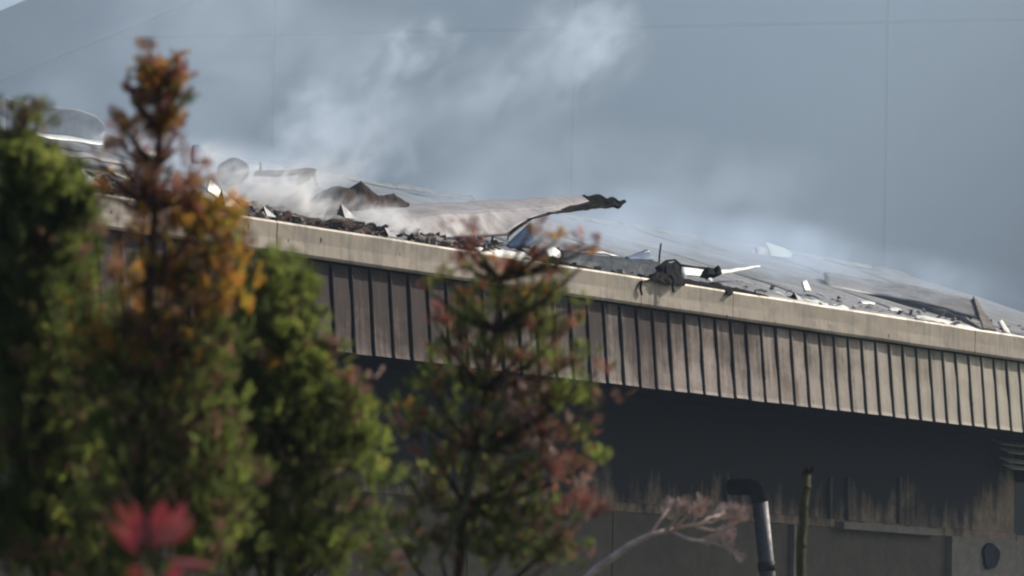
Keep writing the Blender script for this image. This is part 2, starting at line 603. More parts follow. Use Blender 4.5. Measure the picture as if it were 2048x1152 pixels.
for k in range(k0, k1):
    vs, fs = pan_verts(k, ribs_x0 + k * PW)
    dz = random.uniform(-0.006, 0.006)
    vs = [(x, y, z + (dz if i >= 60 else 0)) for i, (x, y, z) in enumerate(vs)]
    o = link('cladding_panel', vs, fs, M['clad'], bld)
    md = o.modifiers.new('thickness', 'SOLIDIFY'); md.thickness = 0.003; md.offset = 0

SB = 1.5            # how far the wall stands behind the fascia
mb = MB().box(Smin, Smax + 18, STAND + 0.06, STAND + 0.12, BOTZ + 0.06, TOPZ + 0.08)
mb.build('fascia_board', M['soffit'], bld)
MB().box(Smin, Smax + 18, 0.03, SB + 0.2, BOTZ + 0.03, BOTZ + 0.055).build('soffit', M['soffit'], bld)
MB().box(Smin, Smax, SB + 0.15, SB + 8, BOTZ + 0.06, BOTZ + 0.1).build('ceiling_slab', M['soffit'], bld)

# roof: separate sheets, buckled by the heat
sheet_w = 2.6
nroof = int((Smax - Smin + 8) / sheet_w)
for k in range(nroof):
    s0 = Smin - 1 + k * sheet_w
    vs, fs = [], []
    nx, ny = 12, 12
    lift = 0.0
    for j in range(ny + 1):
        t = T0 + (T1 - T0) * j / ny
        for i in range(nx + 1):
            s = s0 + 0.0005 + (sheet_w - 0.001) * i / nx
            z = roof_z(t) + rot_noise([[s, t, 0.0]], 0.045, 1.3, 9.0)[0] + lift * (j / ny)
            z += 0.0
            if j == ny: z += rot_noise([[s, 0.0, 0.0]], 0.05, 3.0, 4.0)[0]
            vs.append((s, t, z))
    for j in range(ny):
        for i in range(nx):
            a = j * (nx + 1) + i
            fs.append((a, a + 1, a + nx + 2, a + nx + 1))
    o = link('roof_sheet', vs, fs, M['roof'], bld, True)
    md = o.modifiers.new('thickness', 'SOLIDIFY'); md.thickness = 0.012; md.offset = -1
s_ = Smin - 1
while s_ < Smax + 4:
    ln = random.uniform(1.6, 2.4)
    mb = MB(); dz0, dz1 = random.uniform(-0.01, 0.025), random.uniform(-0.01, 0.025)
    pr = [(T1 - 0.10, -0.01), (T1 - 0.09, 0.01), (T1, 0.035), (T1 + 0.12, 0.0)]
    vs, fs = [], []
    for i in range(7):
        u = i / 6; ss = s_ + (ln - 0.02) * u
        for (y, z) in pr:
            vs.append((ss, y, roof_z(min(y, T1)) + z + dz0 * (1 - u) + dz1 * u + rot_noise([[ss * 3, y, 0]], 0.022, 3.0, 2.0)[0]))
    for i in range(6):
        for k in range(3): fs.append((i * 4 + k, i * 4 + k + 1, i * 4 + k + 5, i * 4 + k + 4))
    o = link('ridge_cap', vs, fs, M['ridge'], bld)
    md = o.modifiers.new('thickness', 'SOLIDIFY'); md.thickness = 0.006
    s_ += ln
# far slope and roof structure under the sheets
ZT = roof_z(T1)
v, f = prism([(T0, EAVE - 0.16), (T1, ZT - 0.22), (2 * T1, EAVE - 0.16), (2 * T1, EAVE - 0.4), (T0, EAVE - 0.4)], Smin - 1, Smax + 6)
v = [(y, x, z) for x, y, z in v]
link('roof_structure', v, f, M['char'], bld)

# walls under the soffit
ZL = L(1200, 1004, SB)[2]          # top of the lower wall panels
SO = L(2030, 1060, SB)[0]          # right end of the wall, a blue opening follows
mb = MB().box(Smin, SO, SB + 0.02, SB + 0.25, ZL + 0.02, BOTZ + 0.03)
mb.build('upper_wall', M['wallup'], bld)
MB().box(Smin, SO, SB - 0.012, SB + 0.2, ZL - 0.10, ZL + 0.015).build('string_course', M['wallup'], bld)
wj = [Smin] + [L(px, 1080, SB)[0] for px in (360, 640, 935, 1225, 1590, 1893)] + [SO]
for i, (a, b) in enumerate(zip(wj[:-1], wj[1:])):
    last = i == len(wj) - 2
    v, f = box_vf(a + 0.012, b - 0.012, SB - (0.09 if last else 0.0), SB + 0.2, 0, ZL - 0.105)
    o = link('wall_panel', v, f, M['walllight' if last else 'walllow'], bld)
    if last: o['label'] = 'paler wall panel with a round dark vent'
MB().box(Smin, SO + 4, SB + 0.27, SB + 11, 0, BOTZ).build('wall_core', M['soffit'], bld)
# the projecting ledge between two panels
a, b = L(1690, 1050, SB - 0.15)[0], L(1880, 1060, SB - 0.15)[0]
zz = L(1790, 1058, SB - 0.15)[2]
MB().box(a, b, SB - 0.14, SB - 0.002, zz - 0.05, zz + 0.05).build('ledge', M['walllight'], bld)
# thin battens standing on the wall
for px in (1455, 1662, 1697, 1800):
    s = L(px, 980, SB - 0.03)[0]
    MB().box(s, s + 0.04, SB - 0.03, SB + 0.018, ZL + 0.018, L(px, 955, SB)[2]).build('batten', M['walllow'], bld)
s = L(1586, 1090, SB - 0.05)[0]
MB().box(s, s + 0.06, SB - 0.07, SB - 0.002, 0, ZL - 0.11).build('batten', M['walllight'], bld)
# round vent on the pale panel
c = L(1982, 1112, SB - 0.12); rr = 0.19
mb = MB(); n = 18
ring = []
for k in range(n):
    th = 2 * math.pi * k / n
    wob = 1 + 0.08 * math.sin(3 * th + 1) + 0.05 * math.sin(5 * th)
    ring.append((c[0] + rr * wob * math.cos(th) * 1.15, c[2] + rr * wob * math.sin(th)))
v, f = prism(ring, SB - 0.14, SB - 0.092)
link('vent_cover', v, f, M['navy'], bld)
# opening with bluish glazing and louvres at the right end
MB().box(SO + 0.02, SO + 3.0, SB + 0.12, SB + 0.16, ZL, L(2040, 962, SB)[2]).build('window_pane', M['glass'], bld)
MB().box(SO + 0.02, SO + 3.0, SB - 0.02, SB + 0.2, 0, ZL - 0.01).build('wall_panel', M['walllight'], bld)
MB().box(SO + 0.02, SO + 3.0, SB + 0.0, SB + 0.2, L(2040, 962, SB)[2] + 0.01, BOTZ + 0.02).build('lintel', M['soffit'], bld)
for py, px in ((885, 2000), (902, 2014), (921, 2014), (934, 2020)):
    p = L(px, py, SB - 0.25)
    mb = MB(); vs = [(p[0], SB - 0.30, p[2] - 0.02), (p[0] + 3.0, SB - 0.30, p[2] - 0.02), (p[0] + 3.0, SB - 0.12, p[2] + 0.05), (p[0], SB - 0.12, p[2] + 0.05)]
    o = link('louvre_slat', vs, [(0, 1, 2, 3)], M['pale'], bld)
    md = o.modifiers.new('thickness', 'SOLIDIFY'); md.thickness = 0.012
# leaning pipe with an elbow into the wall
p0, p1 = L(1520, 1004, 0.62), L(1536, 1160, 0.55)
dirp = (p0 - p1) / np.linalg.norm(p0 - p1)
low = p1 - dirp * (p1[2] / dirp[2])
pts = [low, p1, p0]
for k in range(1, 7):
    th = k / 6 * math.pi / 2
    pts.append(p0 + dirp * 0.2 * math.sin(th) + np.array([0, 1, 0]) * 0.14 * (1 - math.cos(th)))
pts.append(pts[-1] + np.array([0, 0.3, 0.0]))
MB().tube(pts[:3], 0.105, 16).build('downpipe', M['pipe'], bld, True)
MB().tube(pts[2:], 0.108, 16).build('pipe_elbow', M['soffit'], bld, True)
MB().tube([p1 + dirp * 0.12, p1 + dirp * 0.24], 0.117, 16).build('pipe_collar', M['darksteel'], bld, True)

# triangular snow-guard brackets on the eaves: shade of the unlit end painted black, pale flank
def guard(px, py_base, wpx, hpx, mat_shaded_end, mat_side, t=0.12):
    a = L(px + wpx / 2, py_base, t)
    h = hpx * 50 / F * 0.95; wt = wpx / 125.0
    b = a + np.array([0, wt, wt * RISE]); top = a + np.array([0.0, wt * 0.5, h])
    e = 0.26 * hpx / 30
    pts = [a, b, top, a + np.array([e, 0, 0]), b + np.array([e, 0, 0]), top + np.array([e * 0.55, 0, -h * 0.38])]
    o = link('snow_guard', pts, [(0, 2, 1), (0, 3, 5, 2), (1, 2, 5, 4), (3, 4, 5), (0, 1, 4, 3)], mat_side, bld)
    o.data.materials.append(mat_shaded_end); o.data.polygons[0].material_index = 1
    return o


for g in ((163, 368, 15, 28), (443, 412, 17, 32), (527, 432, 14, 20), (682, 435, 16, 27), (769, 472, 18, 18), (1588, 600, 16, 19), (2003, 662, 12, 10)):
    guard(*g, M['char'], M['guard'])  # black crust colour stands in for shade on the left end

# ================================================================== debris lying on the roof
def tz(px, py):
    return float(LR(px, py)[1])


def heap(name, top, base, t_front, depth, mat, label, cat='debris heap', crumple=0.05, seed=1.0, n=34, group=None):
    """a crumpled lump: front foot, bulging face, crest and back foot"""
    tp, bs = resample(top, n), resample(base, n)
    rows = []
    prof = [(0, 0, 0), (0.35, 0.10, 0.4), (0.75, 0.3, 0.8), (1.0, 0.5, 1.0), (0.7, 0.85, 1.2), (0.0, 1.0, 1.5)]
    lv = []
    for h, dt, _ in prof:
        for a, b in zip(tp, bs):
            A = L(b[0], b[1], t_front)
            B = L(a[0], a[1], t_front + depth * 0.5)
            p = A * (1 - h) + B * h
            p[1] = t_front + depth * dt
            if dt > 0.5: p[2] = A[2] * (1 - h) + B[2] * h - (dt > 0.9) * 0.05
            lv.append(p)
    fs = []
    for i in range(len(prof) - 1):
        for k in range(n - 1):
            fs.append((i * n + k, i * n + k + 1, (i + 1) * n + k + 1, (i + 1) * n + k))
    fs.append(tuple(i * n for i in range(len(prof)))); fs.append(tuple(i * n + n - 1 for i in range(len(prof) - 1, -1, -1)))
    o = world_piece(name, lv, fs, mat, None, 0, False, crumple, seed, 9.0)
    return props(o, label, cat, group)


# the large torn sheet sticking out over the roof
wing_top = [(698, 420, 1.9), (800, 411, 1.9), (1000, 401, 1.8), (1100, 394, 1.7), (1175, 391, 1.6)]
wing_mid = [(700, 440, 1.2), (800, 434, 1.2), (880, 426, 1.2), (1000, 421, 1.25), (1070, 420, 1.35), (1130, 410, 1.45), (1185, 402, 1.55)]
wing_low = [(735, 470, 0.9), (800, 474, 0.9), (900, 475, 0.95), (980, 470, 1.0), (1012, 469, 1.0), (1030, 455, 1.0), (1055, 438, 1.1), (1090, 425, 1.25), (1160, 418, 1.45), (1188, 414, 1.52)]
lv1, f1 = loft_lv([wing_top, wing_mid], 44, 8)
lv2, f2 = loft_lv([wing_mid, wing_low], 44, 10)
wing = empty('torn_sheet')
allw = np.array([l2w(p) for p in lv1 + lv2]); org = allw.mean(0); org[2] = allw[:, 2].min()
wing.location = org; wing['_org'] = [float(x) for x in org]
props(wing, 'largest torn metal sheet, bent up off the roof and jutting right to a charred tip', 'torn sheet')
world_piece('upper_face', lv1, f1, M['wing'], wing, 0.004, True, 0.010, 2.0, 5.0)
world_piece('lower_face', lv2, f2, M['wing'], wing, 0.004, True, 0.010, 2.0, 5.0)
tip = [[(1168, 391, 1.6), (1200, 393, 1.55), (1228, 398, 1.5), (1248, 403, 1.5)], [(1180, 404, 1.53), (1215, 404, 1.5), (1240, 406, 1.5), (1250, 407, 1.5)],
       [(1120, 422, 1.38), (1180, 418, 1.48), (1225, 415, 1.47), (1246, 410, 1.48)]]
lv, fs = loft_lv(tip, 26, 4)
world_piece('charred_tip', lv, fs, M['char'], wing, 0.045, False, 0.022, 3.0, 16.0)
under = [[(1012, 469, 1.0), (1030, 455, 1.0), (1060, 436, 1.1), (1100, 424, 1.3), (1160, 417, 1.45)], [(1016, 472, 1.02), (1036, 458, 1.02), (1066, 438, 1.12), (1110, 427, 1.3), (1165, 421, 1.45)]]
lv, fs = loft_lv(under, 30, 2)
world_piece('burnt_edge', lv, fs, M['char'], wing, 0.02, False, 0.006, 4.0, 14.0)
del wing['_org']

# sheets of the roof thrown up or bent, from left to right
sheet('buckled_sheet', [[(8, 198, 4.5), (90, 207, 4.5), (150, 222, 4.5), (190, 236, 4.55), (208, 252, 4.6)], [(12, 230, 4.65), (90, 238, 4.7), (150, 246, 4.7), (190, 256, 4.7), (208, 262, 4.7)],
                        [(12, 262, 4.7), (100, 268, 4.75), (205, 288, 4.7)]], M['arch'], 'grey sheet buckled into a low arch along the ridge at the far left', 'roof sheet', 0.006, 26, 4, 0.03, 5.0, 3.0)
sheet('bent_strip', [[(64, 266, 3.9), (130, 272, 3.9), (206, 285, 3.9)], [(66, 271, 3.5), (130, 280, 3.5), (206, 291, 3.5)]], M['pale'], 'long glinting metal strip below the arched sheet at far left', 'metal strip', 0.02, 20, 2, 0.01, 6.0, 4.0)
sheet('bent_strip', [[(112, 300, 2.8), (170, 308, 2.8), (250, 322, 2.8)], [(115, 306, 2.4), (170, 316, 2.4), (250, 331, 2.4)]], M['wing'], 'dull bent strip between the left bush and the orange spire', 'metal strip', 0.02, 16, 2, 0.02, 7.0, 5.0)
sheet('metal_flake', [[(216, 332, 1.6), (240, 335, 1.6), (268, 352, 1.6)], [(222, 346, 1.2), (240, 352, 1.2), (262, 360, 1.2)]], M['pale'], 'shiny pale flake just behind the orange spire', 'metal flake', 0.02, 10, 3, 0.02, 8.0, 8.0)
sheet('metal_flake', [[(284, 301, 2.6), (300, 303, 2.6), (314, 306, 2.6)], [(286, 308, 2.4), (300, 309, 2.4), (314, 311, 2.4)]], M['pale'], 'tiny bright flake seen through the gap in the orange spire', 'metal flake', 0.02, 8, 2, 0.01, 9.0)
sheet('upright_plate', [[(386, 292, 2.6), (396, 288, 2.6), (410, 296, 2.6)], [(384, 322, 2.5), (396, 326, 2.5), (414, 324, 2.5)]], M['blue'], 'small blue-grey plate standing up right of the spire', 'metal plate', 0.03, 8, 4, 0.02, 10.0)
sheet('curled_flake', [[(418, 362, 1.0), (432, 372, 1.0), (441, 386, 1.0)], [(414, 384, 0.8), (428, 394, 0.8), (440, 400, 0.8)]], M['pale'], 'white curled flake left of the first dark triangle clear of the trees', 'metal flake', 0.02, 8, 4, 0.02, 11.0)

# drum: a short blue barrel lying on its side
dc = L(466, 343, 2.3); rad = 0.165
th0 = 0.35
mb = MB(); vs = []
axis = np.array([0.75, 0.66, 0.05]); axis /= np.linalg.norm(axis)
ua = np.cross(axis, [0, 0, 1.0]); ua /= np.linalg.norm(ua); ub = np.cross(ua, axis)
base = l2w(dc - np.array([0, 0, rad]))


def drum_piece(name, prof, mat, par):
    n = 20; vs = []; fs = []
    for (a, r) in prof:
        for k in range(n):
            th = 2 * math.pi * k / n
            p = dc + axis * a + (ua * math.cos(th) * 1.05 + ub * math.sin(th)) * r * (1 + 0.07 * math.sin(2 * th + 1) + 0.04 * math.sin(5 * th))
            vs.append(l2w(p) - base)
    for i in range(len(prof) - 1):
        for k in range(n): fs.append((i * n + k, i * n + (k + 1) % n, (i + 1) * n + (k + 1) % n, (i + 1) * n + k))
    fs.append(tuple(range(n))); fs.append(tuple(range(len(prof) * n - 1, (len(prof) - 1) * n - 1, -1)))
    return link(name, vs, fs, mat, par)


dr = props(empty('drum', None, base), 'dented blue drum lying in the smoke, its round end facing out', 'drum')
drum_piece('shell', [(0, rad), (0.10, rad), (0.11, rad * 1.04), (0.13, rad * 1.04), (0.14, rad), (0.26, rad)], M['blue'], dr)
drum_piece('rim', [(-0.02, rad * 1.03), (0.02, rad * 1.03)], M['blue'], dr)

# a collapsed frame with a plate on top
fr = L(560, 345, 2.0); fbase = l2w(L(615, 372, 2.0))
ft = props(empty('collapsed_frame', None, fbase), 'dark table-like frame in the steam with a thin rod at its left', 'metal frame')
ft['_org'] = [float(x) for x in fbase]
lv, fs = loft_lv([[(508, 345, 2.3), (570, 342, 2.3), (620, 338, 2.3), (634, 341, 2.3)], [(508, 351, 1.9), (570, 350, 1.9), (615, 345, 1.9), (628, 343, 1.9)]], 14, 2)
world_piece('top_plate', lv, fs, M['darksteel'], ft, 0.03, False, 0.01, 2.0)
lv, fs = loft_lv([[(600, 347, 2.1), (612, 346, 2.0), (626, 344, 2.0)], [(592, 366, 2.0), (604, 368, 1.95), (618, 362, 1.95)]], 6, 4)
world_piece('side_plate', lv, fs, M['darksteel'], ft, 0.02, False, 0.03, 3.0)
lv, fs = loft_lv([[(624, 344, 2.0), (629, 344, 2.0)], [(632, 372, 1.9), (636, 372, 1.9)]], 3, 4)
world_piece('leg', lv, fs, M['darksteel'], ft, 0.02)
a, b = L(521, 325, 2.2), L(521, 352, 2.2)
mb = MB().tube([l2w(a) - fbase, l2w(b) - fbase], 0.012, 6); link('rod', mb.v, mb.f, M['darksteel'], ft)
del ft['_org']

heap('charred_heap', [(648, 402), (655, 384), (672, 376), (692, 373), (714, 379), (722, 366), (736, 377), (760, 388), (788, 389), (804, 398), (814, 408)], [(646, 418), (720, 420), (815, 412)], 1.75, 0.6, M['rust'],
     'dark jagged heap rising behind the torn sheet', 'charred heap', 0.03, 2.0, 44)
heap('rubble_mound', [(445, 402), (456, 397), (470, 396), (480, 408), (490, 418)], [(445, 421), (492, 428)], 0.35, 0.3, M['rust'], 'curled brown mound beside the first clear triangle', 'rubble mound', 0.02, 3.0, 20)
heap('rubble_mound', [(484, 418), (494, 404), (510, 402), (524, 412), (536, 424)], [(484, 428), (540, 436)], 0.7, 0.35, M['ash'], 'pale rounded ash mound between the first two clear triangles', 'rubble mound', 0.015, 4.0, 20)
heap('rubble_mound', [(545, 436), (556, 428), (570, 424), (578, 420), (590, 430), (612, 432), (640, 437), (655, 447)], [(545, 441), (655, 459)], 0.25, 0.3, M['rust'], 'low brown mound along the gutter, midway between the triangles', 'rubble mound', 0.02, 5.0, 40)
heap('rubble_mound', [(652, 448), (662, 438), (684, 436), (704, 444), (720, 452), (742, 460), (758, 470)], [(652, 459), (760, 476)], 0.2, 0.3, M['rust'], 'mossy brown mound under the tallest triangle', 'rubble mound', 0.02, 6.0, 40)
heap('charred_lump', [(1292, 556), (1305, 546), (1322, 534), (1334, 526), (1350, 524), (1360, 530), (1364, 540), (1352, 548), (1366, 557)], [(1292, 558), (1330, 566), (1346, 574), (1368, 569)], -0.06, 0.6, M['char'],
     'black charred lump hanging over the gutter beside the upright rod', 'charred lump', 0.035, 7.0, 44)
for pl_, lab_ in ((((1318, 534, 0.0), (1332, 522, 0.05), (1350, 520, 0.1), (1361, 530, 0.05), (1362, 544, 0.0)), 'dark hooped scrap curving over the charred lump'),
                  (((1340, 550, -0.08), (1347, 560, -0.10), (1345, 574, -0.10), (1347, 584, -0.10)), 'dark scrap dangling from the charred lump over the gutter face'),
                  (((1283, 563, -0.02), (1280, 576, -0.03), (1284, 590, -0.03)), 'thin dark curl hanging down the gutter face left of the lump')):
    mbx = MB().tube([l2w(L(x, y, t)) for x, y, t in pl_], [0.022, 0.016, 0.014, 0.016, 0.008][:len(pl_)], 6)
    wv = np.array(mbx.v); org = wv.mean(0); org[2] = wv[:, 2].min()
    o = link('charred_scrap', wv - org, mbx.f, M['char']); o.location = org
    props(o, lab_, 'charred scrap')
heap('charred_strip', [(1358, 556), (1390, 561), (1420, 566), (1430, 562), (1442, 566), (1450, 573), (1480, 578), (1510, 585), (1535, 590)], [(1358, 566), (1450, 578), (1535, 593)], 0.02, 0.25, M['char'],
     'thin black crust trailing along the gutter right of the lump', 'charred strip', 0.012, 8.0, 60)
heap('charred_drip', [(1452, 578), (1458, 575), (1466, 579)], [(1455, 588), (1464, 589)], -0.05, 0.12, M['char'], 'small black drip hanging over the gutter edge', 'charred drip', 0.004, 9.0, 8)
heap('rubble_mound', [(860, 478), (870, 470), (884, 474), (900, 478), (915, 482)], [(858, 484), (918, 492)], 0.3, 0.3, M['ash'], 'scatter of ash under the torn sheet', 'rubble mound', 0.02, 10.0, 24)
heap('fallen_duct', [(1120, 498), (1180, 508), (1240, 516), (1300, 520), (1318, 524)], [(1120, 522), (1200, 540), (1318, 560)], 0.16, 0.7, M['navy'], 'long dark navy slab lying along the gutter left of the black lump', 'metal slab', 0.006, 11.0, 30)

br = l2w(L(985, 486, 1.0))
bt = props(empty('steel_bracket', None, br), 'thin dark bracket standing on two legs under the torn sheet', 'bracket')
for nm, pl, r_ in (('crossbar', [(955, 474), (985, 471), (1018, 469)], 0.013), ('leg', [(985, 472), (984, 486)], 0.014), ('leg', [(1017, 470), (1015, 480)], 0.010)):
    mb = MB().tube([l2w(L(x, y, 0.85)) - br for x, y in pl], r_, 6); link(nm, mb.v, mb.f, M['darksteel'], bt)

sheet('folded_sheet', [[(1012, 492, 0.8), (1040, 464, 0.8), (1062, 443, 0.8)], [(1020, 496, 0.7), (1052, 494, 0.5), (1072, 482, 0.5)]], M['blue'], 'dark teal triangle of sheet standing under the jutting edge', 'folded sheet', 0.02, 10, 5, 0.01, 12.0)
sheet('silver_foil', [[(950, 498, 0.3), (985, 500, 0.3), (1030, 504, 0.3), (1062, 516, 0.3)], [(950, 502, 0.05), (990, 511, 0.05), (1030, 516, 0.05), (1064, 521, 0.05)]], M['pale'], 'crumpled bright foil lying on the gutter behind the reddish shrub tip', 'foil', 0.01, 30, 4, 0.035, 13.0, 14.0)
sheet('pale_plate', [[(1090, 500, 0.4), (1106, 494, 0.4), (1120, 504, 0.4)], [(1098, 516, 0.2), (1112, 520, 0.2), (1130, 527, 0.2)]], M['pale'], 'pinkish pale plate propped right of the shrub tip', 'metal plate', 0.02, 10, 4, 0.015, 14.0)
sheet('pale_plate', [[(1138, 502, 1.2), (1168, 488, 1.4), (1185, 496, 1.4)], [(1150, 506, 1.0), (1210, 508, 1.0), (1240, 514, 1.0)]], M['roof'], 'low pale wedge of sheet above the navy slab', 'metal plate', 0.02, 12, 4, 0.01, 15.0)
sheet('folded_sheet', [[(1250, 516, 0.9), (1275, 506, 0.9), (1297, 500, 0.9)], [(1256, 518, 0.7), (1280, 519, 0.7), (1306, 520, 0.7)]], M['blue'], 'small dark folded triangle just left of the upright rod', 'folded sheet', 0.02, 10, 4, 0.008, 16.0)
sheet('metal_flake', [[(1290, 504, 0.85), (1299, 501, 0.85)], [(1286, 509, 0.84), (1298, 507, 0.84)]], M['white'], 'white glint drawn as a flake on the small folded triangle', 'metal flake', 0.01, 5, 2, 0.0, 17.0)  # highlight put in as a white piece
mb = MB().tube([l2w(L(1322, 487, 0.6)), l2w(L(1319, 510, 0.6)), l2w(L(1318, 530, 0.6))], 0.012, 6)
wv = np.array(mb.v); org = wv[-1].copy(); o = link('steel_rod', wv - org, mb.f, M['darksteel']); o.location = org
props(o, 'thin dark rod standing upright by the black lump', 'rod')
sheet('pointed_sheet', [[(1364, 532, 0.5), (1400, 537, 0.6), (1440, 541, 0.8), (1480, 537, 1.1), (1519, 531, 1.4)], [(1366, 552, 0.3), (1400, 553, 0.4), (1440, 549, 0.7), (1480, 542, 1.0), (1520, 533, 1.4)]], M['pale'],
      'narrow pale sheet tapering to a point right of the black lump', 'torn sheet', 0.015, 26, 4, 0.008, 18.0)
for i, (pl, lab) in enumerate(((((1364, 531), (1395, 535), (1418, 538), (1440, 540)), 'crooked dark bar across the narrow pointed sheet'),)):
    mb = MB().tube([l2w(L(x, y, 0.28)) for x, y in pl], [0.02, 0.014, 0.022, 0.016], 6)
    wv = np.array(mb.v); org = wv.mean(0); o = link('crooked_bar', wv - org, mb.f, M['char']); o.location = org
    props(o, lab, 'bar')
heap('charred_crumb', [(1412, 540), (1416, 533), (1424, 538), (1430, 545)], [(1414, 546), (1430, 549)], 0.2, 0.12, M['char'], 'black crumb in the middle of the narrow pointed sheet', 'charred crumb', 0.008, 19.0, 10)
heap('charred_crumb', [(1432, 540), (1436, 529), (1441, 535), (1443, 546)], [(1433, 547), (1443, 549)], 0.2, 0.12, M['char'], 'tall black crumb at the tip of the crooked bar', 'charred crumb', 0.006, 20.0, 10)
sheet('curled_sheet', [[(1528, 485, 5.4), (1545, 489, 5.5), (1566, 495, 5.6), (1584, 508, 5.6)], [(1538, 505, 5.2), (1556, 508, 5.2), (1580, 516, 5.3)], [(1538, 526, 5.0), (1556, 528, 5.0), (1578, 530, 5.1)]], M['green'],
      'pale green panel curled up on the ridge', 'curled panel', 0.02, 12, 5, 0.01, 21.0)
sheet('curled_sheet', [[(1512, 493, 5.2), (1536, 489, 5.4)], [(1512, 520, 5.2), (1537, 526, 5.0)]], M['roof'], 'blue-grey flap standing left of the pale green panel', 'curled panel', 0.02, 6, 5, 0.01, 22.0)
sheet('metal_flake', [[(1499, 507, 5.2), (1508, 499, 5.2)], [(1503, 512, 5.2), (1509, 512, 5.2)]], M['white'], 'white flake perched on the ridge left of the curled panel', 'metal flake', 0.02, 5, 3, 0.0, 23.0)
heap('rubble_mound', [(1578, 522), (1588, 518), (1598, 524), (1606, 530)], [(1578, 532), (1606, 536)], 5.6, 0.3, M['rust'], 'reddish scrap on the ridge right of the curled panel', 'scrap', 0.015, 24.0, 12)
sheet('pale_plate', [[(1603, 563, 1.2), (1612, 561, 1.2)], [(1609, 583, 1.1), (1622, 583, 1.1)]], M['pale'], 'small pale plate standing upright above the clean end of the gutter', 'metal plate', 0.02, 5, 4, 0.0, 25.0)
for i, (x0, y0, x1, y1, h, lab) in enumerate(((1540, 585, 1582, 600, 7, 'pale flat flake left of the small right-hand triangle'), (1605, 600, 1655, 611, 6, 'pale flat flake right of the small right-hand triangle'),
                                              (1664, 612, 1704, 622, 5, 'thin bright flake lying by the gutter right of the upright plate'), (1720, 604, 1750, 609, 4, 'thin grey flake up the slope, right of the upright plate'),
                                              (1778, 618, 1806, 624, 5, 'short white flake midway to the steep wedge'), (1410, 556, 1424, 562, 8, 'white chip under the crooked bar'),
                                              (1660, 545, 1700, 553, 4, 'dull flake near the ridge above the right gutter'))):
    ta = max(0.15, tz(x0, y0 + h / 2) - 0.05); tb = max(0.15, tz(x1, y1 + h / 2) - 0.05)
    sheet('metal_flake', [[(x0, y0 - h / 2, ta + 0.2), ((x0 + x1) / 2, (y0 + y1) / 2 - h, (ta + tb) / 2 + 0.2), (x1, y1 - h / 3, tb + 0.2)], [(x0 + 3, y0 + h / 2, ta), ((x0 + x1) / 2, (y0 + y1) / 2 + h / 2, (ta + tb) / 2), (x1, y1 + h / 3, tb)]],
          M['pale'], lab, 'metal flake', 0.012, 12, 3, 0.012, 30.0 + i, 10.0)
sheet('white_foil', [[(1830, 633, 0.6), (1850, 631, 0.6), (1890, 640, 0.5), (1930, 652, 0.4), (1960, 660, 0.3)], [(1832, 637, 0.3), (1860, 641, 0.2), (1900, 651, 0.15), (1935, 658, 0.12), (1962, 662, 0.1)]], M['white'],
      'long gleaming foil on the gutter left of the steep wedge', 'foil', 0.012, 26, 3, 0.012, 40.0)
wd = [L(1946, 594, 1.6), L(1966, 657, 0.25), L(1992, 661, 0.22), L(1952, 600, 1.75)]
o = world_piece('steep_wedge', [wd[0], wd[1], wd[2], wd[3]], [(0, 1, 2, 3)], M['ash'], None, 0.03)
props(o, 'steep pale wedge of sheet dropping from the ridge to the right end of the gutter', 'roof wedge')
lv, fs = loft_lv([[(1650, 545, 3.2), (1750, 560, 3.0), (1850, 577, 2.4), (1946, 594, 1.7)], [(1650, 572, 2.6), (1750, 590, 2.3), (1850, 608, 1.7), (1962, 640, 0.7)]], 30, 6)
o = world_piece('lifted_sheet', lv, fs, M['roof'], None, 0.015, True, 0.02, 3.0, 3.0)
props(o, 'broad grey sheet lifted off the roof, ending at the steep wedge', 'roof sheet')
sheet('pale_plate', [[(1996, 643, 0.3), (2003, 641, 0.3)], [(2008, 666, 0.2), (2020, 668, 0.2)]], M['white'], 'short white plate leaning at the right end of the gutter', 'metal plate', 0.03, 4, 4, 0.0, 50.0)

# loose rubble nobody could count
mbp = MB()
mb = MB()
ICO = [(-.5, -.5, -.4), (.5, -.4, -.5), (.4, .5, -.4), (-.4, .4, -.5), (-.4, -.4, .4), (.3, -.5, .5), (.5, .4, .3), (-.3, .4, .5)]
for k in range(1000):
    if k < 650:
        px = random.choice([random.uniform(430, 770), random.uniform(0, 430), random.uniform(430, 770), random.uniform(1100, 1300), random.uniform(0, 430), random.uniform(820, 1000)])
        t = abs(random.gauss(0, 0.55)) + 0.14
    else:
        px = random.uniform(-60, 2090); t = random.uniform(0.15, 1.3)
    s = L(px, 500, t)[0]
    sz = random.uniform(0.015, 0.06) * (1.3 if t < 1 else 1.0)
    flat = random.random() < (0.85 if px > 1330 else 0.5)
    if px > 1330: sz *= 0.8
    th = random.uniform(0, 6.28); cx, sx = math.cos(th), math.sin(th)
    sc = (sz * random.uniform(1, 3.5), sz * random.uniform(0.6, 1.5), sz * (0.25 if flat else random.uniform(0.5, 1.1)))
    ti = random.uniform(-0.5, 0.5)
    vs = []
    for v in ICO:
        x, y, z = (v[0] + random.uniform(-.2, .2)) * sc[0], (v[1] + random.uniform(-.2, .2)) * sc[1], (v[2] + random.uniform(-.2, .2)) * sc[2]
        z += x * ti
        vs.append((s + x * cx - y * sx, t + x * sx + y * cx, roof_z(t) + 0.05 + z + sc[2] * 0.3))
    if px > 1330:
        if k % 3 == 0: continue
        mbp.add(vs, [(0, 3, 2, 1), (4, 5, 6, 7), (0, 1, 5, 4), (1, 2, 6, 5), (2, 3, 7, 6), (3, 0, 4, 7)])
    else:
        mb.add(vs, [(0, 3, 2, 1), (4, 5, 6, 7), (0, 1, 5, 4), (1, 2, 6, 5), (2, 3, 7, 6), (3, 0, 4, 7)])
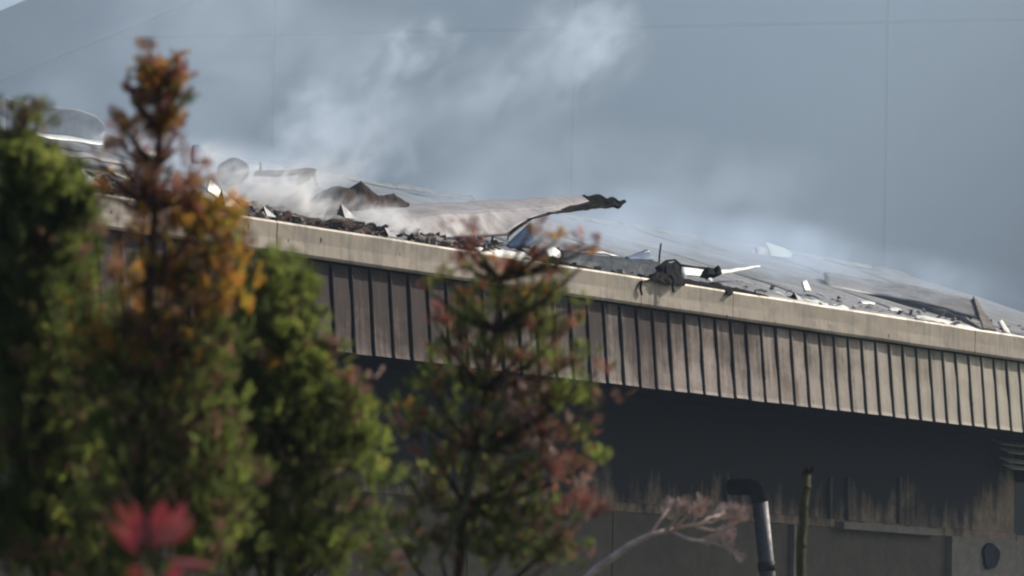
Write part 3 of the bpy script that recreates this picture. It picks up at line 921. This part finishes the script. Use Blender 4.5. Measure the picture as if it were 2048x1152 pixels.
props(link('rubble', [l2w(p) for p in mbp.v], mbp.f, plain('pale_rubble', (0.16, 0.15, 0.145), (0.36, 0.34, 0.32), 0.7, 2.1)), kind='stuff')
mdl = plain('mixed_rubble', (0.05, 0.04, 0.035), (0.26, 0.23, 0.21), 0.75, 1.7)
wv = [l2w(p) for p in mb.v]
props(link('rubble', wv, mb.f, mdl), kind='stuff')

# ================================================================== foreground plants
def tube_path(pts, r0, r1):
    n = len(pts)
    return [r0 * (1 - i / (n - 1)) + r1 * i / (n - 1) for i in range(n)]


def make_spray(seed, nb=8):
    """flat fan of scale-leaved twigs, stem along +Y, unit length"""
    r = np.random.default_rng(seed)
    V, Fc = [], []

    def loz(p, d, ln, w_):
        d = d / np.linalg.norm(d); n_ = np.array([d[1], -d[0], 0.0])
        i = len(V)
        zc = r.uniform(-0.04, 0.04)
        w_ *= 0.8
        V.extend([p, p + d * ln * 0.5 + n_ * w_ + [0, 0, zc], p + d * ln + [0, 0, zc * 1.5], p + d * ln * 0.5 - n_ * w_ - [0, 0, zc]])
        Fc.append((i, i + 1, i + 2, i + 3))
    up = np.array([0, 1.0, 0])
    loz(np.zeros(3), up, 1.0, 0.03)
    for k in range(nb):
        u = 0.12 + 0.75 * k / nb
        for sgn in (-1, 1):
            a = math.radians(r.uniform(28, 48)) * sgn
            d = np.array([math.sin(a), math.cos(a), r.uniform(-0.12, 0.12)])
            ln = (0.55 * math.sin(math.pi * (u * 0.8 + 0.15))) * r.uniform(0.7, 1.15)
            p = np.array([0, u, 0])
            loz(p, d, ln * 1.15, 0.036)
            for q in (0.4, 0.7):
                a2 = a + sgn * math.radians(30) * r.choice([-1, 1])
                loz(p + d * ln * q, np.array([math.sin(a2), math.cos(a2), 0]), ln * 0.45, 0.026)
    return np.array(V), np.array(Fc)


SPR = [make_spray(s) for s in range(5)]
PAL = {
    'g': [(0.115, 0.145, 0.042), (0.135, 0.165, 0.046), (0.085, 0.110, 0.034)],
    'lg': [(0.19, 0.23, 0.050), (0.22, 0.24, 0.060), (0.15, 0.19, 0.040)],
    'o': [(0.48, 0.24, 0.05), (0.42, 0.24, 0.04), (0.36, 0.16, 0.05)],
    'y': [(0.46, 0.33, 0.05), (0.40, 0.27, 0.05)],
    'r': [(0.27, 0.10, 0.08), (0.31, 0.13, 0.095), (0.22, 0.085, 0.07)],
    'b': [(0.20, 0.11, 0.08), (0.24, 0.13, 0.10), (0.14, 0.085, 0.065)],
    'p': [(0.42, 0.34, 0.29), (0.34, 0.24, 0.21)],
}


def conifer(dist, trunk_px, blobs, label, size=0.085, thin=1.0, dens=1.0):
    """trunk_px: pixels of the stem top first; blobs: (cx, cy, rx, ry, n, mix)"""
    mpp = dist / F
    top = [at(px, py, dist + dd) for px, py, dd in trunk_px]
    fx = at(trunk_px[-1][0], trunk_px[-1][1], dist + trunk_px[-1][2])
    base = np.array([fx[0], fx[1], 0.0])
    stem = [base, base + (fx - base) * 0.5] + [p for p in top[::-1]]
    rootp = props(empty('conifer', None, base), label, 'conifer', 'conifers in front of the building')
    st = MB().tube([p - base for p in stem], tube_path(stem, 0.026, 0.003), 8)
    stem_arr = np.array(stem)
    Vs, Fs, Cs = [], [], []
    off = 0
    for (cx, cy, rx, ry, n, mix) in blobs:
        c = at(cx, cy, dist)
        ex = ray(cx + 1, cy) - ray(cx, cy); ex /= np.linalg.norm(ex)
        ey = ray(cx, cy - 1) - ray(cx, cy); ey /= np.linalg.norm(ey)
        ez = ray(cx, cy); ez /= np.linalg.norm(ez)
        # a branch feeding the clump, leaving the stem a little lower
        tgt = c - ey * ry * mpp * 0.3
        cand = stem_arr[2:]
        j = np.argmin(np.abs(cand[:, 2] - (c[2] - 0.35 * abs(cx - trunk_px[0][0]) * mpp - 0.08)))
        s0 = cand[j]
        if np.linalg.norm(s0 - tgt) > 0.05:
            mid = (s0 + tgt) / 2 - np.array([0, 0, 0.06 * np.linalg.norm(s0 - tgt)])
            st.tube([s0 - base, mid - base, tgt - base], [0.014, 0.009, 0.004], 5)
        n = int(n * dens * 1.35 * (thin if 280 < cy < 650 and cx > 140 else 1.0))
        keys = [mix] if isinstance(mix, str) else list(mix)
        for _ in range(n):
            v = RNG.normal(size=3); v /= np.linalg.norm(v); v *= RNG.uniform(0, 1) ** 0.6 * 1.12
            depth = (rx + ry) / 2 * 1.3
            p = c + (ex * v[0] * rx + ey * v[1] * ry + ez * v[2] * depth) * mpp
            outw = ex * v[0] + ez * v[2] * 0.8
            d = ey * RNG.uniform(0.8, 1.5) + outw * 0.9 + RNG.normal(size=3) * 0.28
            d /= np.linalg.norm(d)
            nrm = RNG.normal(size=3); nrm -= d * (nrm @ d); nrm /= np.linalg.norm(nrm)
            sd_ = np.cross(d, nrm)
            ln = size * 0.72 * RNG.uniform(0.5, 1.25) * (1.0 if min(rx, ry) > 30 else 0.7)
            SV, SF = SPR[RNG.integers(5)]
            q = (SV[:, :1] * sd_ + SV[:, 1:2] * d + (SV[:, 2:3] - 0.25 * SV[:, 1:2] ** 2) * nrm) * ln + p - base
            col = PAL[keys[RNG.integers(len(keys))]]
            cc = np.array(col[RNG.integers(len(col))]) * RNG.uniform(0.7, 1.35)
            Vs.append(q); Fs.append(SF + off); off += len(SV)
            Cs.append(np.repeat(np.r_[cc, 1.0][None], len(SV), 0))
    st.build('trunk', M['trunk'], rootp, True)
    V = np.concatenate(Vs); Fa = np.concatenate(Fs); Cc = np.concatenate(Cs)
    me = bpy.data.meshes.new('crown')
    me.vertices.add(len(V)); me.vertices.foreach_set('co', V.astype(np.float32).ravel())
    me.loops.add(Fa.size); me.loops.foreach_set('vertex_index', Fa.astype(np.int32).ravel())
    me.polygons.add(len(Fa)); me.polygons.foreach_set('loop_start', np.arange(0, Fa.size, 4, dtype=np.int32))
    me.polygons.foreach_set('loop_total', np.full(len(Fa), 4, dtype=np.int32))
    me.update(calc_edges=True)
    at_ = me.attributes.new('tint', 'FLOAT_COLOR', 'POINT'); at_.data.foreach_set('color', Cc.astype(np.float32).ravel())
    me.materials.append(M['leaf'])
    o = bpy.data.objects.new('crown', me); COL.objects.link(o); o.parent = rootp
    return rootp


G1 = ['g', 'g', 'g', 'lg', 'g', 'b']; G2 = ['g', 'g', 'lg', 'lg']; GD = ['g']
# dark green bush at the left edge
conifer(12.5, [(60, 330, 0), (70, 600, 0), (90, 900, 0), (100, 1200, 0.05)], [
    (25, 232, 28, 22, 12, ['b', 'g', 'lg']), (75, 228, 14, 26, 8, ['r', 'b', 'g']), (45, 262, 50, 24, 34, ['g', 'g', 'b', 'lg']), (20, 300, 45, 30, 50, G1),
    (40, 350, 70, 55, 170, G2), (95, 400, 75, 60, 190, G2), (150, 430, 35, 45, 70, G1), (40, 470, 110, 80, 260, GD), (110, 510, 85, 80, 190, G1), (30, 590, 120, 90, 240, GD),
    (90, 640, 130, 110, 280, G1), (30, 740, 110, 100, 200, GD), (130, 790, 120, 110, 230, G1), (60, 900, 130, 110, 260, G1), (170, 960, 100, 100, 190, G1), (40, 1040, 120, 110, 230, G2), (150, 1110, 140, 90, 260, G1)],
    'bushy dark green conifer cut off by the left edge of the view', 0.10, 0.9, 0.9)
# the tall bronzed spire
RB = ['r', 'b', 'b', 'o']; RO = ['o', 'o', 'r', 'b']; RO2 = ['o', 'y', 'r']
conifer(12.0, [(300, 100, 0), (312, 180, 0), (318, 260, 0), (312, 330, 0), (310, 420, 0), (300, 560, 0), (290, 760, 0), (280, 1000, 0), (275, 1220, 0)], [
    (291, 112, 8, 26, 9, RO), (293, 150, 14, 28, 22, RO), (354, 130, 10, 20, 9, RO), (348, 165, 20, 30, 30, RO), (318, 175, 34, 32, 66, ['o', 'b', 'o', 'g']), (300, 215, 34, 30, 50, RB), (345, 215, 26, 34, 42, ['o', 'b', 'g']),
    (262, 192, 16, 12, 9, 'r'), (256, 168, 8, 8, 3, 'r'), (322, 252, 42, 24, 48, ['o', 'y', 'b']), (368, 200, 14, 8, 5, RO), (365, 150, 12, 8, 4, 'r'), (240, 246, 28, 12, 14, RB), (260, 262, 26, 22, 22, RB), (325, 275, 22, 20, 22, RO2),
    (352, 258, 10, 12, 5, 'r'), (250, 300, 34, 24, 24, RB), (275, 330, 30, 30, 30, RB), (314, 300, 12, 40, 16, RB), (190, 308, 42, 22, 24, ['o', 'r', 'o']), (235, 300, 20, 12, 8, 'r'), (355, 292, 18, 14, 9, 'r'),
    (345, 320, 16, 18, 10, RB), (285, 370, 50, 34, 60, RB), (330, 400, 60, 34, 60, RB), (240, 370, 40, 26, 26, RO), (386, 340, 26, 16, 14, 'r'), (400, 375, 30, 24, 28, RO), (210, 385, 40, 20, 18, RO),
    (395, 440, 48, 40, 80, RO2), (440, 470, 50, 46, 100, ['o', 'y', 'lg']), (350, 470, 70, 50, 110, RO2), (280, 460, 60, 50, 60, RB), (430, 540, 50, 50, 80, ['o', 'y', 'g', 'b']), (340, 560, 70, 50, 70, RO2),
    (250, 560, 60, 60, 46, ['o', 'b', 'g']), (390, 620, 60, 50, 70, ['b', 'o', 'g']), (290, 660, 80, 60, 80, ['b', 'o', 'g']), (230, 720, 70, 70, 80, ['g', 'o', 'lg']), (350, 740, 90, 80, 130, ['g', 'b', 'o', 'lg']),
    (440, 690, 60, 60, 70, G1 + ['b']), (270, 860, 110, 90, 180, ['g', 'b', 'g', 'lg']), (390, 900, 100, 90, 170, G1 + ['b']), (280, 1010, 120, 90, 220, G1), (400, 1060, 120, 90, 240, G1), (250, 1130, 120, 70, 180, G1), (200, 800, 70, 90, 120, G1), (400, 800, 80, 80, 130, G1 + ['lg']), (440, 960, 90, 90, 150, G1), (180, 660, 60, 60, 60, G2 + ['o']), (440, 500, 50, 60, 120, ['o', 'y', 'o', 'b']), (370, 600, 60, 70, 120, ['o', 'y', 'b', 'lg']), (470, 590, 40, 60, 80, ['o', 'y', 'g']), (330, 700, 60, 60, 80, ['o', 'b', 'y', 'g'])],
    'tall conifer with a forked orange-brown spire', 0.080, 0.5, 0.8)
# green bulk between spire and shrub
conifer(13.0, [(560, 540, 0), (560, 700, 0), (550, 900, 0), (540, 1210, 0)], [
    (520, 545, 30, 35, 34, G2), (560, 570, 48, 50, 100, G2), (600, 610, 32, 46, 60, G2), (520, 620, 60, 60, 110, G1), (580, 690, 60, 60, 130, G2), (500, 720, 70, 60, 120, G1 + ['o']), (640, 730, 40, 34, 34, ['b', 'r', 'lg']),
    (600, 780, 80, 60, 150, G2), (700, 770, 46, 30, 30, ['p', 'b', 'r']), (690, 830, 60, 50, 70, G2 + ['b']), (745, 860, 30, 40, 36, ['lg', 'g']), (715, 900, 46, 40, 50, ['lg', 'g']), (520, 830, 90, 80, 170, G1), (620, 880, 90, 70, 150, G2),
    (560, 960, 110, 80, 200, G1 + ['p']), (650, 1000, 40, 50, 50, ['g', 'p', 'lg']), (500, 1050, 110, 80, 200, G1), (610, 1090, 80, 80, 170, G2), (470, 1130, 110, 60, 130, G1), (660, 1130, 40, 40, 30, G1), (450, 800, 80, 80, 110, G2), (460, 920, 90, 90, 130, G1), (630, 640, 24, 40, 20, G2), (740, 960, 40, 60, 40, G2), (700, 1050, 60, 70, 70, G1), (480, 600, 40, 60, 90, G2 + ['o']), (470, 680, 50, 50, 80, G2)],
    'broad green conifer between the orange spire and the reddish shrub', 0.09, 0.65, 0.75)
# reddish shrub in the middle
RG = ['r', 'g', 'lg', 'o', 'g']; RG2 = ['g', 'lg', 'b', 'g', 'lg', 'lg', 'r']
D4 = 14.0
crown4 = conifer(D4, [(1000, 560, 0), (990, 660, 0), (970, 780, 0), (950, 900, 0), (930, 1010, 0), (910, 1230, 0)], [
    (899, 452, 5, 20, 3, 'r'), (938, 466, 14, 14, 6, 'r'), (958, 490, 12, 26, 9, 'r'), (925, 525, 18, 22, 10, 'r'), (950, 545, 30, 18, 18, RG), (985, 530, 24, 14, 10, ['r', 'o']), (900, 560, 30, 16, 10, ['r', 'lg']),
    (1020, 545, 26, 16, 14, ['o', 'r']), (1062, 455, 7, 9, 3, 'o'), (1085, 470, 22, 12, 9, ['o', 'r']), (1112, 478, 22, 12, 8, 'o'), (1075, 510, 16, 30, 10, ['r', 'o']), (1150, 510, 26, 9, 7, ['r', 'o']), (1185, 512, 22, 8, 6, 'o'),
    (1160, 485, 5, 10, 3, 'r'), (1196, 485, 5, 8, 2, 'r'), (1085, 550, 26, 24, 18, ['r', 'o', 'g']), (1140, 550, 24, 14, 8, ['r', 'lg']), (1000, 580, 60, 26, 46, RG), (1090, 590, 56, 26, 46, ['g', 'g', 'lg', 'o']), (860, 580, 24, 20, 7, ['lg', 'r']),
    (1020, 620, 56, 30, 60, ['g', 'g', 'lg', 'b']), (930, 610, 40, 24, 24, RG), (1165, 605, 20, 14, 7, ['lg', 'r']), (870, 640, 34, 18, 11, 'r'), (940, 660, 46, 34, 38, RG2), (1070, 660, 56, 34, 58, RG2), (1140, 650, 26, 26, 12, ['r', 'lg']),
    (890, 700, 44, 26, 24, ['lg', 'r', 'g']), (980, 710, 60, 34, 56, RG2), (1090, 730, 60, 34, 58, RG2), (1170, 710, 30, 20, 14, ['lg', 'g']), (1195, 740, 40, 14, 10, ['r', 'lg']), (860, 760, 34, 40, 24, ['lg', 'o', 'g']),
    (940, 780, 60, 40, 58, RG2), (1040, 800, 60, 44, 66, ['b', 'r', 'g', 'p']), (1130, 800, 50, 34, 44, ['lg', 'g', 'lg']), (1210, 800, 36, 16, 9, 'b'), (820, 820, 40, 24, 18, ['g', 'lg', 'o']), (860, 860, 60, 34, 42, ['g', 'lg', 'b']),
    (980, 880, 60, 46, 62, RG2), (1080, 880, 60, 46, 62, ['b', 'r', 'g', 'p']), (1160, 870, 40, 30, 26, RG2), (1195, 920, 24, 22, 16, 'lg'), (900, 940, 60, 40, 46, RG2), (1010, 960, 70, 44, 76, G1 + ['b']),
    (1120, 950, 60, 40, 44, ['b', 'r', 'b', 'p']), (860, 1010, 50, 36, 28, ['lg', 'g', 'b']), (950, 1040, 70, 44, 70, RG2), (1060, 1040, 80, 46, 86, G1 + ['b']), (1160, 1030, 50, 34, 22, ['b', 'r']), (790, 1060, 60, 36, 26, ['g', 'b', 'lg']),
    (880, 1090, 80, 44, 64, G1 + ['b']), (1000, 1110, 80, 44, 92, G1 + ['lg']), (1110, 1110, 70, 44, 60, G1 + ['b']), (760, 1130, 80, 34, 40, G1 + ['b'])],
    'loose shrub-like conifer with red and orange tips in the middle', 0.078, 1.0, 0.98)


def px_tube(D, pts, rads, base, seg=6):
    return MB().tube([at(x, y, D + z) - base for x, y, z in pts], rads, seg)


b4 = np.array(crown4.location)
for pts, r0 in (([(850, 1010, -.1), (820, 960, -.1), (790, 925, -.1), (768, 905, -.1)], 0.010), ([(880, 1120, -.15), (930, 1010, -.15), (965, 900, -.15), (1000, 800, -.15), (1020, 740, -.15)], 0.011), ([(985, 850, -.16), (1010, 800, -.16), (1050, 780, -.16), (1070, 782, -.16)], 0.007)):
    mb = px_tube(D4, pts, tube_path(pts, r0, 0.004), b4)
    o = link('branch', mb.v, mb.f, M['cane'], crown4)
DB = 20.0
# bleached dead branch at the lower right of the shrub
mb = px_tube(DB, [(1100, 1230, 0), (1190, 1140, 0), (1260, 1090, 0), (1300, 1070, 0), (1345, 1058, 0)], [0.020, 0.019, 0.016, 0.013, 0.009], np.zeros(3))
twigs = [((1300, 1070), (1320, 1040), (1335, 1020), (1338, 1008)), ((1330, 1062), (1350, 1045), (1362, 1020), (1366, 1006)), ((1345, 1058), (1385, 1050), (1400, 1020), (1402, 1008)), ((1380, 1052), (1425, 1045), (1450, 1030), (1485, 1020)),
         ((1340, 1062), (1380, 1080), (1425, 1085), (1470, 1104)), ((1390, 1055), (1430, 1062), (1460, 1050), (1478, 1036)), ((1350, 1058), (1372, 1035), (1385, 1028)), ((1395, 1050), (1420, 1035), (1440, 1030), (1445, 1018)), ((1400, 1082), (1430, 1070), (1462, 1072))]
Vd, Fd, offd = [], [], 0
for i, tw in enumerate(twigs):
    z = random.uniform(-0.1, 0.1)
    P4 = [at(x, y, DB + z * k) for k, (x, y) in enumerate(tw)]
    mb.tube(P4, tube_path(P4, 0.008, 0.004), 5)
    for _ in range(12):
        u = random.uniform(0.45, 1.0) * (len(P4) - 1); j = min(int(u), len(P4) - 2)
        p = P4[j] + (P4[j + 1] - P4[j]) * (u - j)
        d = (P4[j + 1] - P4[j]); d /= np.linalg.norm(d); d = d + RNG.normal(size=3) * 0.5 + [0, 0, 0.5]; d /= np.linalg.norm(d)
        nrm = RNG.normal(size=3); nrm -= d * (nrm @ d); nrm /= np.linalg.norm(nrm)
        SV, SF = SPR[RNG.integers(5)]
        Vd.append((SV[:, :1] * np.cross(d, nrm) + SV[:, 1:2] * d + SV[:, 2:3] * nrm) * random.uniform(0.04, 0.07) + p); Fd.append(SF + offd); offd += len(SV)
org = np.array(mb.v[0])
db = props(empty('dead_branch', None, org), 'bleached dry branch reaching right across the dark wall', 'dead branch')
dead = plain('bleached_twig', (0.62, 0.50, 0.46), (0.42, 0.29, 0.27), 0.8, 20.0)
link('stem', np.array(mb.v) - org, mb.f, dead, db, True)
link('dry_twigs', np.concatenate(Vd) - org, np.concatenate(Fd), dead, db)

# pruned cane with a bud, right of the pipe
DC = 20.0
pts = [(1600, 1240, 0), (1602, 1152, 0), (1601, 1090, 0), (1607, 1040, 0), (1606, 1010, 0), (1611, 975, 0), (1613, 948, 0)]
mb = MB().tube([at(x, y, DC + z) for x, y, z in pts], [0.024, 0.022, 0.024, 0.020, 0.024, 0.021, 0.020], 10)
foot = np.array(mb.v[0]); foot = np.array([at(1600, 1240, DC)[0], at(1600, 1240, DC)[1], 0.0])
ca = props(empty('pruned_cane', None, foot), 'knobbly pruned cane standing upright, topped by a dark bud', 'cane')
mb2 = MB().tube([foot, at(1600, 1240, DC)], [0.03, 0.024], 10)
mb.add(mb2.v, mb2.f)
link('stem', np.array(mb.v) - foot, mb.f, M['cane'], ca, True)
for x, y in ((1603, 1088), (1607, 1010), (1612, 972)):
    k = MB().tube([at(x - 3, y + 5, DC), at(x, y, DC), at(x + 3, y - 5, DC)], [0.018, 0.029, 0.018], 8)
    link('node', np.array(k.v) - foot, k.f, M['cane'], ca, True)
k = MB().tube([at(1613, 950, DC), at(1615, 940, DC), at(1617, 930, DC)], [0.020, 0.018, 0.002], 7)
k.tube([at(1616, 946, DC), at(1626, 940, DC), at(1624, 930, DC)], [0.012, 0.010, 0.002], 6)
link('bud', np.array(k.v) - foot, k.f, M['rust'], ca)

# close red leaves, out of focus
DR = 8.0
rb = at(300, 1300, DR); rb = np.array([rb[0], rb[1], 0.0])
rs = props(empty('red_leaf_shrub', None, rb), 'cluster of blurred bright red leaves at lower left', 'shrub')
mb = MB().tube([rb, at(330, 1300, DR), at(300, 1180, DR), at(280, 1110, DR), at(268, 1085, DR)], [0.012, 0.008, 0.005, 0.004, 0.003], 6)
link('stem', np.array(mb.v) - rb, mb.f, M['cane'], rs, True)


def leaf(p0, p1, width, dz, roll):
    A, B = at(*p0, DR + dz), at(*p1, DR + dz + random.uniform(-0.03, 0.03))
    d = B - A; ln = np.linalg.norm(d); d /= ln
    vw = ray(*p0); vw /= np.linalg.norm(vw)
    s = np.cross(d, vw); s /= np.linalg.norm(s); n_ = np.cross(s, d)
    s = s * math.cos(roll) + n_ * math.sin(roll); n_ = np.cross(s, d)
    vs, fs = [], []
    prof = [(0, 0.06), (0.12, 0.3), (0.3, 0.75), (0.5, 1.0), (0.7, 0.85), (0.88, 0.42), (1.0, 0.03)]
    for u, w_ in prof:
        c = A + d * ln * u + n_ * (0.10 * ln * math.sin(math.pi * u))
        for q in (-1, -0.5, 0, 0.5, 1):
            vs.append(c + s * (w_ * width * q) - n_ * abs(q) * -0.25 * width * w_ - rb)
    for i in range(len(prof) - 1):
        for k in range(4): fs.append((i * 5 + k, i * 5 + k + 1, (i + 1) * 5 + k + 1, (i + 1) * 5 + k))
    o = link('leaf', vs, fs, M['redleaf'], rs, True)
    md = o.modifiers.new('thickness', 'SOLIDIFY'); md.thickness = 0.0008
    return o


for a, b, wpx, roll, dz in (((278, 1102), (228, 1004), 13, 0.5, 0), ((282, 1115), (212, 1040), 12, 0.2, .02), ((288, 1100), (262, 1000), 12, 0.4, -.01), ((305, 1100), (326, 1000), 22, 0.3, .01), ((310, 1095), (370, 1004), 20, 0.5, .03),
                            ((312, 1090), (388, 1046), 18, 0.1, 0), ((330, 1118), (428, 1132), 10, 0.4, 0), ((300, 1190), (258, 1130), 22, 0.2, .02), ((330, 1190), (352, 1126), 20, 0.5, .04)):
    leaf(a, b, wpx * DR / F, dz, roll)

# ================================================================== smoke
def smoke_mat(name, dens, sc, lo_, hi_, col, aniso=0.35, stretch=(0.75, 0.95, 1.1), dist=1.2, falloff=0.9):
    m = bpy.data.materials.new(name); m.use_nodes = True; nt = m.node_tree
    for n in list(nt.nodes):
        if n.type == 'BSDF_PRINCIPLED': nt.nodes.remove(n)
    out = nt.nodes['Material Output']
    pv = nt.nodes.new('ShaderNodeVolumePrincipled')
    pv.inputs['Color'].default_value = col + (1,); pv.inputs['Anisotropy'].default_value = aniso
    pv.inputs['Density Attribute'].default_value = ''
    if dens > 0 and sc:
        co = objco(nt)
        ln = nt.nodes.new('ShaderNodeVectorMath'); ln.operation = 'LENGTH'; nt.links.new(co, ln.inputs[0])
        geo = nt.nodes.new('ShaderNodeNewGeometry')
        vr = nt.nodes.new('ShaderNodeVectorRotate'); vr.rotation_type = 'Y_AXIS'
        vr.inputs['Angle'].default_value = math.radians(42)
        nt.links.new(geo.outputs['Position'], vr.inputs['Vector'])
        p = vmath(nt, 'MULTIPLY', vr.outputs[0], stretch)
        low = noise(nt, p, sc * 0.45, 3, 0.5, 0.6)
        rr_ = math_(nt, 'ADD', ln.outputs['Value'], math_(nt, 'MULTIPLY', math_(nt, 'SUBTRACT', low, 0.5), 2.2))
        mask = math_(nt, 'MULTIPLY', ramp(nt, rr_, -0.1, 0.9, 1.0, 0.0), ramp(nt, ln.outputs['Value'], 0.7, 0.99, 1.0, 0.0))
        f = noise(nt, p, sc, 8, 0.64, dist)
        d = math_(nt, 'MULTIPLY', math_(nt, 'MULTIPLY', ramp(nt, f, lo_, hi_), mask), dens)
        nt.links.new(d, pv.inputs['Density'])
    else:
        pv.inputs['Density'].default_value = dens
    nt.links.new(pv.outputs[0], out.inputs['Volume'])
    return m


import bmesh


def puff(px, py, rxp, ryp, t, mat, ang=0.0, rt=None):
    c = L(px, py, t)
    dep = abs((l2w(c) - EYE) @ F_)
    mpp = dep / F
    bm = bmesh.new(); bmesh.ops.create_icosphere(bm, subdivisions=3, radius=1.0)
    me = bpy.data.meshes.new('smoke'); bm.to_mesh(me); bm.free()
    me.materials.append(mat)
    o = bpy.data.objects.new('smoke', me); COL.objects.link(o)
    rx, rz = rxp * mpp, ryp * mpp
    ry = rt if rt else (rx + rz) / 2
    ca_, sa = math.cos(ang), math.sin(ang)
    X = np.array(AX[0]) * ca_ + np.array(AX[1]) * sa
    Z = -np.array(AX[0]) * sa + np.array(AX[1]) * ca_
    Y = np.array(AX[2])
    W = l2w(c)
    o.matrix_world = Matrix(((X[0] * rx, Y[0] * ry, Z[0] * rz, W[0]), (X[1] * rx, Y[1] * ry, Z[1] * rz, W[1]), (X[2] * rx, Y[2] * ry, Z[2] * rz, W[2]), (0, 0, 0, 1)))
    props(o, kind='stuff')
    return o


BL = (0.76, 0.87, 1.0)
sm_dense = smoke_mat('smoke_wisp', 4.6, 3.2, 0.42, 0.80, BL, dist=0.35)
sm_mid = smoke_mat('smoke_soft', 1.9, 2.0, 0.39, 0.78, BL, dist=0.3)
sm_thin = smoke_mat('smoke_thin', 0.42, 0.9, 0.36, 0.70, BL, dist=0.4)
sm_roof = smoke_mat('smoke_over_roof', 0.75, 1.0, 0.34, 0.68, (0.72, 0.84, 1.0), dist=0.5)
sm_roof2 = smoke_mat('smoke_low', 0.85, 1.3, 0.34, 0.72, (0.66, 0.80, 1.0), dist=0.5)
steam = smoke_mat('steam', 18.0, 4.2, 0.40, 0.72, (0.95, 0.97, 1.0), dist=1.0)
steam2 = smoke_mat('thin_steam', 4.0, 2.4, 0.40, 0.72, (0.92, 0.95, 0.97))
puff(625, 220, 120, 130, 4.0, sm_dense, 0.5)
puff(790, 125, 200, 95, 5.0, sm_dense, 0.6)
puff(1130, 110, 250, 150, 6.0, sm_mid, 0.35)
puff(1180, 90, 150, 110, 6.5, sm_dense, 0.4)
puff(690, 330, 200, 90, 4.2, sm_dense, 0.1)
puff(960, 200, 260, 120, 6.0, sm_mid, 0.6)
puff(610, 300, 130, 110, 3.0, sm_dense, 0.6)
puff(660, 290, 270, 130, 3.5, sm_mid, 0.3)
puff(1000, 320, 480, 220, 6.5, sm_thin, 0.2)
puff(250, 300, 460, 220, 4.5, sm_thin, -0.1)
puff(400, 120, 600, 260, 9.0, sm_thin, 0.1)
puff(1450, 400, 460, 170, 7.5, sm_thin, -0.2)
puff(450, 350, 420, 110, 3.2, sm_roof, -0.17, 2.4)
puff(1050, 440, 480, 100, 3.6, sm_roof, -0.17, 2.2)
puff(1650, 530, 560, 120, 3.9, sm_roof2, -0.17, 2.4)
puff(1350, 470, 440, 110, 3.6, sm_roof2, -0.17, 2.2)
puff(430, 318, 110, 50, 1.5, steam2, -0.1, 0.6)
puff(545, 388, 230, 70, 0.95, steam, -0.15, 0.7)
puff(620, 355, 150, 60, 1.6, steam2, 0.3, 0.8)
puff(775, 442, 95, 52, 0.70, steam, -0.2, 0.5)
# the drifting veil between the roof and the hall
hm = smoke_mat('smoke_veil', 0.045, 0, 0, 0, (0.60, 0.78, 0.98), 0.3)
mb = MB().box(-40, 70, 8.0, 12.0, 0.2, 26)
o = link('smoke', mb.v, mb.f, hm); o.matrix_world = BM
props(o, kind='stuff')

vl = smoke_mat('roof_veil', 0.030, 0, 0, 0, (0.66, 0.82, 1.0), 0.3)
mb = MB().box(-38, 60, 1.6, 7.9, EAVE - 0.8, EAVE + 9)
o = link('smoke', mb.v, mb.f, vl); o.matrix_world = BM
props(o, kind='stuff')
# thin even haze of the whole place
hz = smoke_mat('haze', 0.0005, 0, 0, 0, (0.55, 0.72, 1.0), 0.3)
mb = MB().box(-70, 90, -3, 130, -1.0, 34)
props(link('haze', mb.v, mb.f, hz), kind='stuff')
